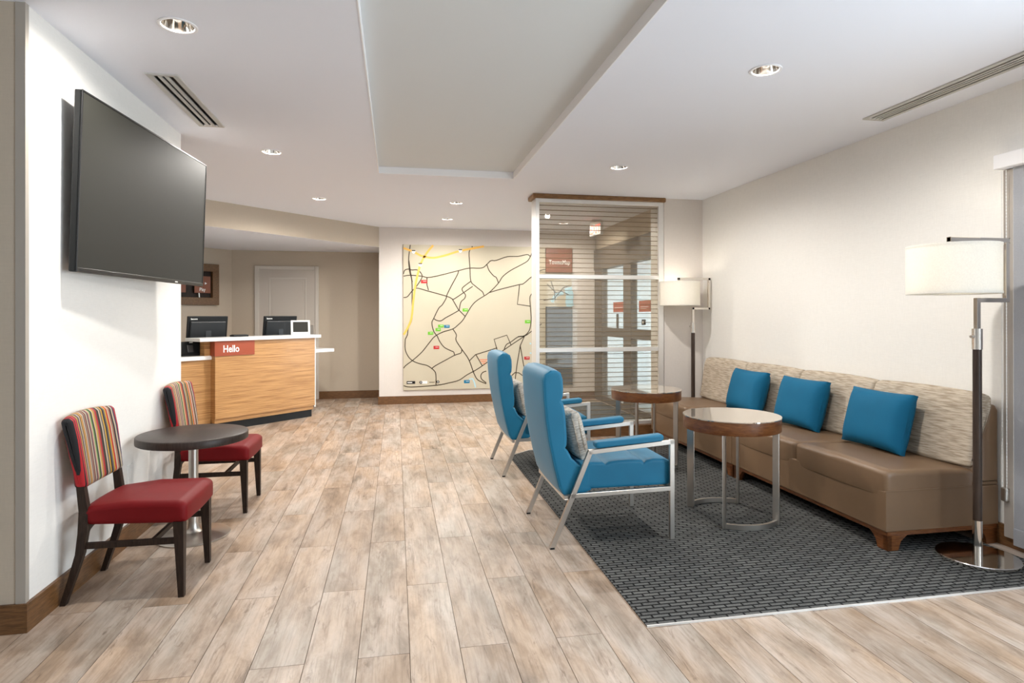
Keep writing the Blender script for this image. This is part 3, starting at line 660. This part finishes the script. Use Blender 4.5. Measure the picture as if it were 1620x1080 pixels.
bm = B(.0005, .02, -.22, .22, -.2, .2, .003, 1); obj('wall_plate', bm, M_BLACK, tv)
bm = bmesh.new(); c = MT.translation; bar(bm, (.01, -.12, .1), (c.x-.055, c.y-.12, .1), .04, .03); bar(bm, (.01, .12, .1), (c.x-.05, c.y+.12, .1), .04, .03); bar(bm, (.01, 0, -.1), (c.x-.05, c.y, -.1), .04, .03); obj('bracket_arm', bm, M_BLACK, tv)
# outlet
ol = tag(obj('wall_outlet', B(XL, XL+.006, 4.045, 4.118, .355, .475, .002, 1), M_WPLAST), 'white double wall outlet on the white wall below the round dark table', 'outlet')
for z in (.39, .44): obj('socket', B(XL+.005, XL+.0085, 4.064, 4.099, z-.014, z+.014, .002, 1), M_WPLAST, ol)

# ================================================================== STRIPED DINING CHAIRS
def dining_chair(label, loc):
    t = thing('dining_chair', label, 'chair', loc, 0, 'striped dining chairs by the round dark table')
    # local x: 0 at rear foot .. .55 front, y centred; faces +x
    pts = [(.075, .372), (.545, .362), (.562, .375), (.562, .455), (.53, .474), (.30, .480), (.12, .462), (.07, .44)]
    prof = round_poly(pts, [.02, .02, .01, .03, .05, .05, .05, .03], 3)
    bm = padded(bmesh.new(), prof, .238, .03, 4, 8, .006, scale=True)
    for vv in bm.verts:                                                    # seat narrows towards the back
        f = min(1, max(0, (vv.co.x-.07)/.49)); vv.co.y *= .86+.14*f
    obj('seat', bm, M_RED, t, 60)
    # back pad: leans back, bowed in plan
    pts = [(.058, .535), (.115, .535), (.105, .62), (.082, .78), (.062, .875), (.045, .89), (.018, .888), (.008, .87), (.03, .75), (.052, .62)]
    bm = padded(bmesh.new(), round_poly(pts, [.02, .02, .05, .1, .02, .015, .015, .02, .1, .05], 3), .232, .022, 4, 10, 0)
    for vv in bm.verts:
        f = (vv.co.z-.535)/.35; vv.co.x -= .03*(1-(vv.co.y/.23)**2); vv.co.y *= .90+.10*f; vv.co.z -= .03*(abs(vv.co.y)/.23)**2*(1-min(1, max(0, f)))*-1*.6; vv.co.z += .012*(1-(vv.co.y/.23)**2)*f
    obj('backrest', bm, M_STRIPE, t, 60)
    for s in (-1, 1):
        # rear leg: one curved post from the floor up into the back pad
        path = [(.012, 0), (.05, .12), (.085, .24), (.098, .34), (.096, .44), (.082, .56), (.062, .68)]; wd = [.024, .03, .036, .04, .04, .034, .03]
        bm = bmesh.new(); prev = None
        for (x, z), w in zip(path, wd):
            yo = s*(.205 if z < .4 else .19); ring = [bm.verts.new((x+dx*w/2, yo+dy*.016, z)) for dx, dy in ((-1, -1), (1, -1), (1, 1), (-1, 1))]
            if prev:
                for i in range(4): j = (i+1) % 4; bm.faces.new((prev[i], prev[j], ring[j], ring[i]))
            else: bm.faces.new(ring)
            prev = ring
        bm.faces.new(prev); obj('rear_leg', bm, M_ESPR, t)
        bm = bmesh.new(); top = [(.505, .552), (s*.232-.0225, s*.232+.0225)]
        a = [bm.verts.new((x, y, .372)) for x, y in ((.500, s*.208-.024), (.548, s*.208-.024), (.548, s*.208+.024), (.500, s*.208+.024))]
        b_ = [bm.verts.new((x, y, 0)) for x, y in ((.522, s*.212-.014), (.548, s*.212-.014), (.548, s*.212+.014), (.522, s*.212+.014))]
        bm.faces.new(a); bm.faces.new(b_)
        for i in range(4): j = (i+1) % 4; bm.faces.new((a[i], a[j], b_[j], b_[i]))
        obj('front_leg', bm, M_ESPR, t)
        bm = bmesh.new(); bar(bm, (.085, s*.203, .275), (.53, s*.208, .275), .03, .018); obj('side_stretcher', bm, M_ESPR, t)
    bm = bmesh.new(); bar(bm, (.40, -.2, .275), (.40, .2, .275), .018, .028, (0, 0, 1)); obj('cross_stretcher', bm, M_ESPR, t)
    bm = bmesh.new()                                                        # curved rear apron rail
    for i in range(8):
        a0, a1 = -1+2*i/8, -1+2*(i+1)/8; bar(bm, (.105-.035*(1-a0*a0), a0*.2, .345), (.105-.035*(1-a1*a1), a1*.2, .345), .028, .018, (0, 0, 1), 0)
    obj('back_rail', bm, M_ESPR, t)
    return t
c1 = dining_chair('striped-back dining chair with red seat beside the beige wall end', (-1.572, 3.465, 0))
c2 = copy_tree(c1); c2.location = (-1.572, 4.755, 0); c2['label'] = 'striped-back dining chair with red seat between the round dark table and the desk'

t = thing('cafe_table', 'small round dark table on a steel pedestal between the striped chairs', 'table', (-1.25, 4.135, 0))
obj('tabletop', lathe(bmesh.new(), [(.310, .598), (.317, .602), (.318, .608), (.318, .640), (.315, .645), (.310, .647)], 56), M_TOPDK, t, 40)
obj('column', lathe(bmesh.new(), [(.075, .016), (.045, .030), (.032, .055), (.028, .09), (.028, .585), (.06, .592), (.10, .598)], 32), M_STEEL, t, 40)
obj('base', lathe(bmesh.new(), [(.210, 0), (.213, .003), (.213, .008), (.203, .012), (.08, .022), (.04, .03)], 56), M_STEEL, t, 40)

# ================================================================== RECEPTION DESK
P0 = Vector((-1.09, 8.696, 0)); ang = math.atan2(.695, .719)
dk = thing('reception_desk', 'zebra veneer reception desk with white counter and Hello sign', 'desk', P0, ang)
# local x along the front (0 = right end, negative to the left), local y < 0 is towards the lobby, > 0 behind
obj('front_panel', B(-1.40, 0, 0, .10, .155, 1.078), M_ZEBRA, dk)
obj('toe_kick', B(-1.40, -.02, .045, .10, 0, .10), M_BLACK, dk)
obj('lower_rail', B(-1.395, -.01, .02, .10, .10, .155), M_ZEBRA, dk)
obj('end_panel', B(-.002, .02, .01, .62, .13, 1.078), M_QUARTZ, dk)
obj('transaction_top', B(-1.60, .08, -.035, .30, 1.078, 1.118, .003, 1), M_QUARTZ, dk)
obj('return_panel', B(-2.75, -1.40, .10, .16, .10, .858), M_ZEBRA, dk)
obj('return_toe', B(-2.75, -1.40, .14, .2, 0, .10), M_BLACK, dk)
obj('return_end', B(-1.475, -1.40, .10, .20, .858, 1.078), M_ZEBRA, dk)
obj('return_top', B(-2.75, -1.385, .075, .55, .858, .905, .003, 1), M_QUARTZ, dk)
obj('work_top', B(-2.75, .66, .42, .95, .842, .89, .003, 1), M_QUARTZ, dk)
obj('work_base', B(-2.7, -.05, .5, .9, 0, .842), M_ZEBRA, dk)
hs = obj('sign_panel', B(-1.404, -.902, -.012, 0, .90, 1.076), M_RUST, dk)
obj('sign_return', B(-1.412, -1.40, -.012, .09, .90, 1.076), M_RUST, dk)
text('lettering', 'Hello', .118, M_LETTER, hs, MX((-1.312, -.013, .943)), .002, .0018, sx=.80)
def at_desk(x, y, z): return P0+Vector((.719*x-.695*y, .695*x+.719*y, z))
def monitor(label, x, y, z, rz, w=.50, h=.315):
    t = thing('desk_monitor', label, 'monitor', at_desk(x, y, z), rz, 'monitors on the reception desk')
    Mt = Matrix.Translation((0, 0, .17)) @ Matrix.Rotation(math.radians(8), 4, 'X')
    bm = bmesh.new(); box(bm, -w/2, w/2, 0, .03, 0, h, .006, 2, Mt); bd = obj('housing', bm, M_BLACK, t)
    bm = bmesh.new(); box(bm, -w*.44, w*.44, -.022, .004, .012, h*.80, .012, 2, Mt); obj('back_bulge', bm, plain('monitor_grey', (.02, .023, .026), .35), t)
    bm = bmesh.new(); box(bm, -w/2+.012, w/2-.012, .029, .032, .014, h-.012, M=Mt); obj('screen', bm, M_SCREEN, t)
    text('logo', 'lenovo', .030, M_LETTER, bd, Mt @ MX((-w*.43, -.0015, h-.042)), .0008, .001)
    bm = bmesh.new(); bar(bm, (0, -.035, .02), (0, -.03, .34), .07, .02, (0, 1, 0)); obj('stand', bm, plain('stand_grey', (.03, .035, .04), .35), t)
    obj('foot', B(-.12, .12, -.08, .09, 0, .016, .006, 2), M_BLACK, t); return t
monitor('black monitor seen from behind beside the desk telephone', -1.165, .62, .89, ang-math.radians(4))
monitor('black monitor seen from behind beside the white framed display', -.085, .68, .89, ang-math.radians(6), .49)
t = thing('display_tablet', 'small white framed display standing on the white desk counter', 'display', at_desk(-.132, .13, 1.118), ang-.5)
Mt = Matrix.Rotation(math.radians(-10), 4, 'X'); bm = bmesh.new(); box(bm, -.125, .125, -.008, .010, 0, .20, .005, 2, Mt); obj('frame', bm, M_WPLAST, t)
bm = bmesh.new(); box(bm, -.098, .098, -.0095, -.006, .038, .178, M=Mt); obj('screen', bm, M_SCREEN, t)
bm = bmesh.new(); bar(bm, (0, .035, .12), (0, .10, .004), .10, .006, (0, 1, .5)); obj('easel_leg', bm, M_WPLAST, t)
t = thing('desk_telephone', 'black desk telephone on the lower white counter', 'telephone', at_desk(-1.555, .27, .905), ang+math.radians(2))
obj('base', B(-.12, .10, -.06, .10, 0, .025, .006, 2), M_BLACK, t)
Mt = Matrix.Translation((0, -.02, .018)) @ Matrix.Rotation(math.radians(-14), 4, 'X'); bm = bmesh.new(); box(bm, -.125, .115, -.012, .03, 0, .155, .008, 2, Mt); bd = obj('body', bm, M_BLACK, t)
bm = bmesh.new(); box(bm, -.045, .025, -.02, -.01, .02, .11, .006, 2, Mt); obj('back_stand', bm, plain('phone_grey', (.05, .05, .052), .35), t)
bm = bmesh.new(); box(bm, -.01, .03, -.014, -.0118, .135, .148, M=Mt); obj('logo', bm, M_LETTER, t)
bm = bmesh.new(); box(bm, .09, .135, -.02, .05, .01, .15, .015, 3, Mt); obj('handset', bm, M_BLACK, t)
bm = bmesh.new(); bar(bm, (-.09, .0, .012), (.10, -.01, .012), .02, .03); obj('cord_tray', bm, M_STEEL, t)
bm = B(-.10, .10, -.05, .05, 0, .022, .006, 2); k = tag(obj('card_terminal', bm, M_BLACK, None, None, at_desk(-.98, .2, 1.118), (0, 0, ang)), 'low black terminal lying on the white desk counter', 'terminal')
obj('key_block', B(-.085, .085, -.04, .04, .02, .026, .003, 1), plain('key_grey', (.025, .025, .028), .5), k)
# wooden frame with hanging word plates on the angled wall
A0 = Vector((-2.61, YD, 0)); fw = thing('word_frame', 'brown wooden box frame holding word plates, Play among them', 'wall art', A0+Vector((-.7071*.62, -.7071*.62, 1.865)), PI/4)
x0, x1, z0, z1 = -.75, .38, -.318, .318
bm = bmesh.new()
for a in ((x0, x1, z0, z0+.115), (x0, x1, z1-.115, z1), (x0, x0+.105, z0+.115, z1-.115), (x1-.105, x1, z0+.115, z1-.115)): box(bm, a[0], a[1], -.07, 0, a[2], a[3], .003, 1)
obj('frame', bm, M_SIGNF, fw); obj('back_panel', B(x0+.1, x1-.1, -.012, -.001, z0+.11, z1-.11), M_ESPR, fw)
for x, s in ((-.50, ''), (-.24, ''), (.125, 'Play')):
    w = .13 if s else .11; pl = obj('word_plate', B(x-w, x+w*.95, -.055, -.045, -.135, .125, .002, 1), M_BROWNS, fw)
    if s:
        text('lettering', s, .075, M_LETTER, pl, MX((x-.055, -.056, -.105)), .001, .001, sx=.8)
        bm = bmesh.new(); quad(bm, (x+.03, -.0565, .035), (x+.03, -.0565, -.005), (x+.065, -.0565, .015)); obj('play_arrow', bm, M_LETTER, pl)
    bm = bmesh.new(); bar(bm, (x-.06, -.05, -.135), (x-.055, -.05, -.205), .016, .016); obj('peg', bm, M_STEEL, fw)

# ================================================================== BLUE ARMCHAIRS
def armchair(label, loc):
    t = thing('armchair', label, 'armchair', loc, 0, 'blue armchairs facing the sofas'); ox = 1.27
    S = lambda L: [(x-ox, z) for x, z in L]
    # high back: rear face then down the padded front with two stitched seams
    rear = [(.985, .295), (.955, .345), (.925, .465), (.895, .608), (.873, .751), (.862, .87), (.856, .985), (.866, 1.022), (.90, 1.045)]
    front = [(.94, 1.048), (.970, 1.03), (.983, .99), (.986, .93), (.983, .885), (.972, .866), (.986, .848), (.998, .78), (1.004, .70), (1.008, .64), (1.006, .596), (.997, .578), (1.014, .56), (1.04, .51), (1.085, .47), (1.16, .44), (1.16, .32), (1.10, .297)]
    bm = padded(bmesh.new(), S(rear+front), .305, .018, 3, 10, .006); obj('backrest', bm, M_BLUE, t, 45)
    bm = bmesh.new()
    for s in (-1, 1):
        L = S(rear); 
        for p, q in zip(L, L[1:]): bar(bm, (p[0]+.008, s*.299, p[1]), (q[0]+.008, s*.299, q[1]), .006, .006, bev=0)
    bar(bm, (L[-2][0]+.004, -.295, L[-2][1]), (L[-2][0]+.004, .295, L[-2][1]), .006, .006, bev=0); obj('piping', bm, M_BLUE, t)
    seat = [(1.08, .325), (1.660, .325), (1.672, .345), (1.674, .44), (1.664, .474), (1.63, .487), (1.56, .492), (1.515, .486), (1.498, .470), (1.482, .486), (1.42, .493), (1.33, .493), (1.27, .486), (1.248, .470), (1.23, .486), (1.16, .49), (1.09, .485)]
    bm = padded(bmesh.new(), S(seat), .305, .02, 3, 10, .004, scale=True); obj('seat', bm, M_BLUE, t, 45)
    for s in (-1, 1):
        y = s*.328
        bm = bmesh.new(); bar(bm, (.9025-ox, y, -.006), (1.142-ox, y, .560), .030, .022); lg = obj('rear_leg', bm, M_STEEL, t)
        obj('glide', B(.892-ox, .918-ox, y-.012, y+.012, -.006, .004), M_BLACK, lg)
        bm = bmesh.new(); bar(bm, (1.664-ox, y, 0), (1.664-ox, y, .612), .030, .022); obj('front_leg', bm, M_STEEL, t)
        bm = bmesh.new(); bar(bm, (1.130-ox, y, .556), (1.679-ox, y, .598), .028, .022); obj('arm_rail', bm, M_STEEL, t)
        bm = bmesh.new(); bar(bm, (1.02-ox, y, .300), (1.652-ox, y, .312), .026, .022); obj('seat_rail', bm, M_STEEL, t)
        # arm pad, following the sloping rail
        pts = round_poly([(1.165, .578), (1.60, .611), (1.60, .652), (1.165, .619)], .018, 3)
        bm = padded(bmesh.new(), S([tuple(p) for p in pts]), .036, .014, 3, 3, 0, scale=True); bmesh.ops.translate(bm, vec=(0, y, 0), verts=bm.verts[:]); obj('arm_pad', bm, M_BLUE, t, 50)
    bm = bmesh.new(); bar(bm, (.992-ox, -.33, .292), (.992-ox, .33, .292), .024, .022, (1, 0, 0)); obj('rear_rail', bm, M_STEEL, t)
    bm = bmesh.new(); bar(bm, (1.64-ox, -.33, .31), (1.64-ox, .33, .31), .024, .022, (1, 0, 0)); obj('front_rail', bm, M_STEEL, t)
    return t
a1 = armchair('blue high-back armchair with steel frame before the nearer drum table', (1.27, 3.82, .006))
a2 = copy_tree(a1); a2.location = (1.27, 5.465, .006); a2['label'] = 'blue high-back armchair with steel frame nearer the map wall'
def lumbar(label, y):
    t = thing('lumbar_pillow', label, 'pillow', (1.105, y, .640), 0, 'striped pillows on the blue armchairs'); t.rotation_euler = (0, math.radians(-13), 0)
    bm = pillow(bmesh.new(), .40, .30, .085); obj('cover', bm, M_LUMB, t, 60)
    bm = bmesh.new()
    for s in (-1, 1):
        for a, b_ in (((-.193, -.144), (.193, -.144)), ((.193, -.144), (.193, .144)), ((.193, .144), (-.193, .144)), ((-.193, .144), (-.193, -.144))): bar(bm, (s*.018, a[0], a[1]), (s*.018, b_[0], b_[1]), .006, .006, bev=0)
    obj('piping', bm, M_CUSH, t); return t
lumbar('grey ribbed pillow on the armchair before the nearer drum table', 3.79)
lumbar('grey ribbed pillow on the armchair nearer the map wall', 5.435)

# ================================================================== DRUM TABLES
def drum_table(label, loc, r=.318, rz=0):
    t = thing('drum_table', label, 'side table', loc, rz, 'round glass-topped drum tables')
    obj('drum', lathe(bmesh.new(), [(r-.02, .598), (r-.002, .600), (r, .604), (r, .682), (r-.02, .682), (r-.02, .682)][:5], 64), M_WALNUT, t, 40)
    obj('glass_top', lathe(bmesh.new(), [(r+.002, .683), (r+.004, .685), (r+.004, .690), (r+.002, .692)], 64), M_TGLASS, t, 40)
    a0 = math.atan2(.235, .19); R = .294
    for sx in (-1, 1):
        for sy in (-1, 1):
            x, y = sx*R*math.cos(a0), sy*R*math.sin(a0); bm = bmesh.new(); bar(bm, (x, y, .003), (x, y, .60), .042, .018, (-math.sin(math.atan2(y, x)), math.cos(math.atan2(y, x)), 0))
            M_ = None; obj('leg', bm, M_STEEL, t)
    for sy in (-1, 1):
        bm = bmesh.new(); n = 14; b0 = a0; prev = None
        for i in range(n+1):
            th = b0+(PI-2*b0)*i/n; ring = [bm.verts.new(((R+dr)*math.cos(th), sy*(R+dr)*math.sin(th), z)) for dr, z in ((-.009, .002), (.009, .002), (.009, .034), (-.009, .034))]
            if prev:
                for q in range(4): j = (q+1) % 4; bm.faces.new((prev[q], prev[j], ring[j], ring[q]))
            else: bm.faces.new(ring)
            prev = ring
        bm.faces.new(prev); obj('base_arc', bm, M_STEEL, t, 40)
    return t
d1 = drum_table('walnut drum table with glass top beside the armchair, clear of the glazed screen', (2.262, 3.825, .006))
d2 = copy_tree(d1); d2.location = (2.285, 5.33, .006); d2['label'] = 'walnut drum table with glass top standing before the glazed screen'

# ================================================================== SOFAS
def sofa(label, yc, Wd=1.650):
    t = thing('loveseat', label, 'sofa', (2.79, yc, .012), 0, 'armless brown loveseats along the wall'); hw = Wd/2; D = .785
    b = obj('base', B(.0, D-.0, -hw+.0, hw-.0, .106, .342, .006, 2), M_LEATH, t)
    bm = bmesh.new(); bar(bm, (.004, -hw+.004, .112), (.004, hw-.004, .112), .006, .006, bev=0); bar(bm, (.004, -hw+.004, .112), (D-.02, -hw+.004, .112), .006, .006, (0, 0, 1), 0)
    bar(bm, (-.001, -hw-.001, .342), (-.001, hw+.001, .342), .008, .008, bev=0); bar(bm, (-.001, -hw-.001, .342), (D-.17, -hw-.001, .342), .006, .006, (0, 0, 1), 0); obj('piping', bm, M_LEATH, b)
    # back: wedge, deep at the seat and slim at the top
    pr = round_poly([(.60, .342), (.786, .342), (.786, .79), (.765, .825), (.735, .825), (.60, .44)], [.005, .005, .02, .015, .012, .02], 3)
    bm = padded(bmesh.new(), [tuple(p) for p in pr], hw-.002, .012, 2, 4, 0); obj('back_frame', bm, M_LEATH, t, 45)
    bm = B(.015, D, -hw+.008, hw-.008, .078, .107, .003, 1); obj('plinth', bm, M_WALNUT, t)
    for sx in (0, 1):
        for sy in (-1, 1):
            # bracket foot with a curved inner corner, both faces
            bm = bmesh.new(); y1 = sy*(hw-.008)
            zb = -.006 if sx == 0 else -.012; prof = [(0, .08), (0, zb), (.075, zb), (.082, .02), (.092, .045), (.115, .065), (.135, .08)]
            for w in ('x', 'y'):
                L = []
                for k_, z in prof:
                    if w == 'x': xx = .016+k_ if sx == 0 else D-.002-k_; L.append(((xx, y1, z), (xx, y1-sy*.03, z)))
                    else: xx = .016 if sx == 0 else D-.002; L.append(((xx, y1-sy*k_, z), (xx+(.03 if sx == 0 else -.03), y1-sy*k_, z)))
                A = [bm.verts.new(p[0]) for p in L]; Bv = [bm.verts.new(p[1]) for p in L]; bm.faces.new(A); bm.faces.new(Bv)
                for i in range(len(A)): j = (i+1) % len(A); bm.faces.new((A[i], A[j], Bv[j], Bv[i]))
            obj('foot', bm, M_WALNUT, t)
    for sy in (-1, 1):
        pts = round_poly([(.001, .300), (.61, .300), (.63, .44), (.05, .464), (.0, .455)], [.012, .01, .03, .05, .03], 4)
        bm = padded(bmesh.new(), [tuple(p) for p in pts], hw/2-.002, .03, 4, 8, .006, scale=True); bmesh.ops.translate(bm, vec=(0, sy*hw/2, 0), verts=bm.verts[:]); obj('seat_cushion', bm, M_LEATH, t, 60)
        # leaning back cushion
        pts = round_poly([(.575, .455), (.61, .452), (.755, .80), (.752, .875), (.70, .895), (.655, .882), (.63, .82)], [.02, .012, .03, .03, .03, .03, .08], 4)
        bm = padded(bmesh.new(), [tuple(p) for p in pts], hw/2-.003, .03, 4, 8, .010); bmesh.ops.translate(bm, vec=(0, sy*(hw/2), 0), verts=bm.verts[:])
        bc = obj('back_cushion', bm, M_CUSH, t, 60)
    return t
s1 = sofa('armless brown leather loveseat beside the roller shade', 3.06+.8275)
s2 = copy_tree(s1); s2.location.y = 3.06+.8275*3; s2['label'] = 'armless brown leather loveseat at the pale rose end wall'
for y, l in ((5.24, 'blue pillow on the loveseat at the pale rose end wall, farther from the roller shade'), (4.465, 'blue pillow across the joint between the two loveseats'), (3.655, 'blue pillow on the loveseat beside the roller shade')):
    pt = thing('throw_pillow', l, 'pillow', (3.265, y, .662), 0, 'blue pillows on the loveseats'); pt.rotation_euler = (0, math.radians(15), math.radians(random.uniform(-2, 3)))
    bm = pillow(bmesh.new(), .53, .40, .15); obj('cover', bm, M_BLUEP, pt, 60)
    bm = bmesh.new()
    for sx in (-1, 1):
        for a, b_ in (((-.255, -.192), (.255, -.192)), ((.255, -.192), (.255, .192)), ((.255, .192), (-.255, .192)), ((-.255, .192), (-.255, -.192))): bar(bm, (sx*.016, a[0], a[1]), (sx*.016, b_[0], b_[1]), .004, .004, bev=0)
    obj('seam', bm, M_BLUEP, pt)

# ================================================================== FLOOR LAMPS
def floor_lamp(label, loc):
    t = thing('floor_lamp', label, 'floor lamp', loc, 0, 'drum shade floor lamps')
    obj('base', lathe(bmesh.new(), [(.196, 0), (.2, .004), (.2, .016), (.196, .020)], 64), M_CHROME, t, 40)
    obj('lower_sleeve', lathe(bmesh.new(), [(.024, .018), (.024, .215)], 28), M_CHROME, t, 40)
    obj('pole', lathe(bmesh.new(), [(.022, .2), (.022, 1.19)], 28), plain('dark_pole_wood', (.045, .028, .02), .35, var=.25, vscale=20, stretch=(6, 6, .5)), t, 40)
    obj('upper_sleeve', lathe(bmesh.new(), [(.026, 1.178), (.026, 1.295)], 28), M_CHROME, t, 40)
    bm = bmesh.new(); bmesh.ops.create_cone(bm, cap_ends=True, segments=14, radius1=.008, radius2=.008, depth=.02, matrix=Matrix.Translation((-.034, 0, 1.25)) @ Matrix.Rotation(PI/2, 4, 'Y')); obj('thumb_screw', bm, M_STEEL, t)
    bm = bmesh.new(); P = [(0, 1.29), (0, 1.456), (.198, 1.456), (.198, 1.795), (-.175, 1.795), (-.175, 1.70)]
    for p, q in zip(P, P[1:]):
        dx, dz = (q[0]-p[0]), (q[1]-p[1]); L = math.hypot(dx, dz); e = .0125
        bar(bm, (p[0]-dx/L*e, 0, p[1]-dz/L*e), (q[0]+dx/L*e, 0, q[1]+dz/L*e), .025, .025)
    obj('arm', bm, M_CHROME, t)
    sc_ = (-.163, 0)
    bm = lathe(bmesh.new(), [(.222, 1.490), (.222, 1.760), (.219, 1.760), (.219, 1.490), (.222, 1.490)], 64, sc_, False); sh = obj('shade', bm, M_SHADE, t, 40)
    bm = lathe(bmesh.new(), [(.2235, 1.489), (.2235, 1.502)], 64, sc_, False); obj('shade_trim', bm, M_SHADE, sh, 40)
    bm = lathe(bmesh.new(), [(.2235, 1.749), (.2235, 1.7615)], 64, sc_, False); obj('shade_trim', bm, M_SHADE, sh, 40)
    bm = bmesh.new()
    for k in range(3): th = k*2*PI/3; bar(bm, (sc_[0], 0, 1.742), (sc_[0]+.22*math.cos(th), .22*math.sin(th), 1.742), .004, .004, (0, 0, 1), 0)
    obj('spider', bm, M_STEEL, sh)
    obj('diffuser', lathe(bmesh.new(), [(.214, 1.497), (.214, 1.500)], 48, sc_), M_SHADE, sh, 40)
    obj('bulb', lathe(bmesh.new(), [(.012, 1.70), (.028, 1.66), (.032, 1.63), (.02, 1.60), (.002, 1.595)], 20, sc_), M_BULB, t, 50)
    L = bpy.data.lights.new('lamp_glow', 'POINT'); L.energy = 11; L.color = (1, .90, .76); L.shadow_soft_size = .04; lo = bpy.data.objects.new('lamp_glow', L); lo.location = (sc_[0], 0, 1.63); link(lo, t)
    return t
l1 = floor_lamp('floor lamp with drum shade and offset chrome arm beside the roller shade', (3.224, 2.885, .0065))
l2 = copy_tree(l1); l2.location = (3.35, 6.475, .0); l2['label'] = 'floor lamp with drum shade and offset chrome arm beside the glazed screen'
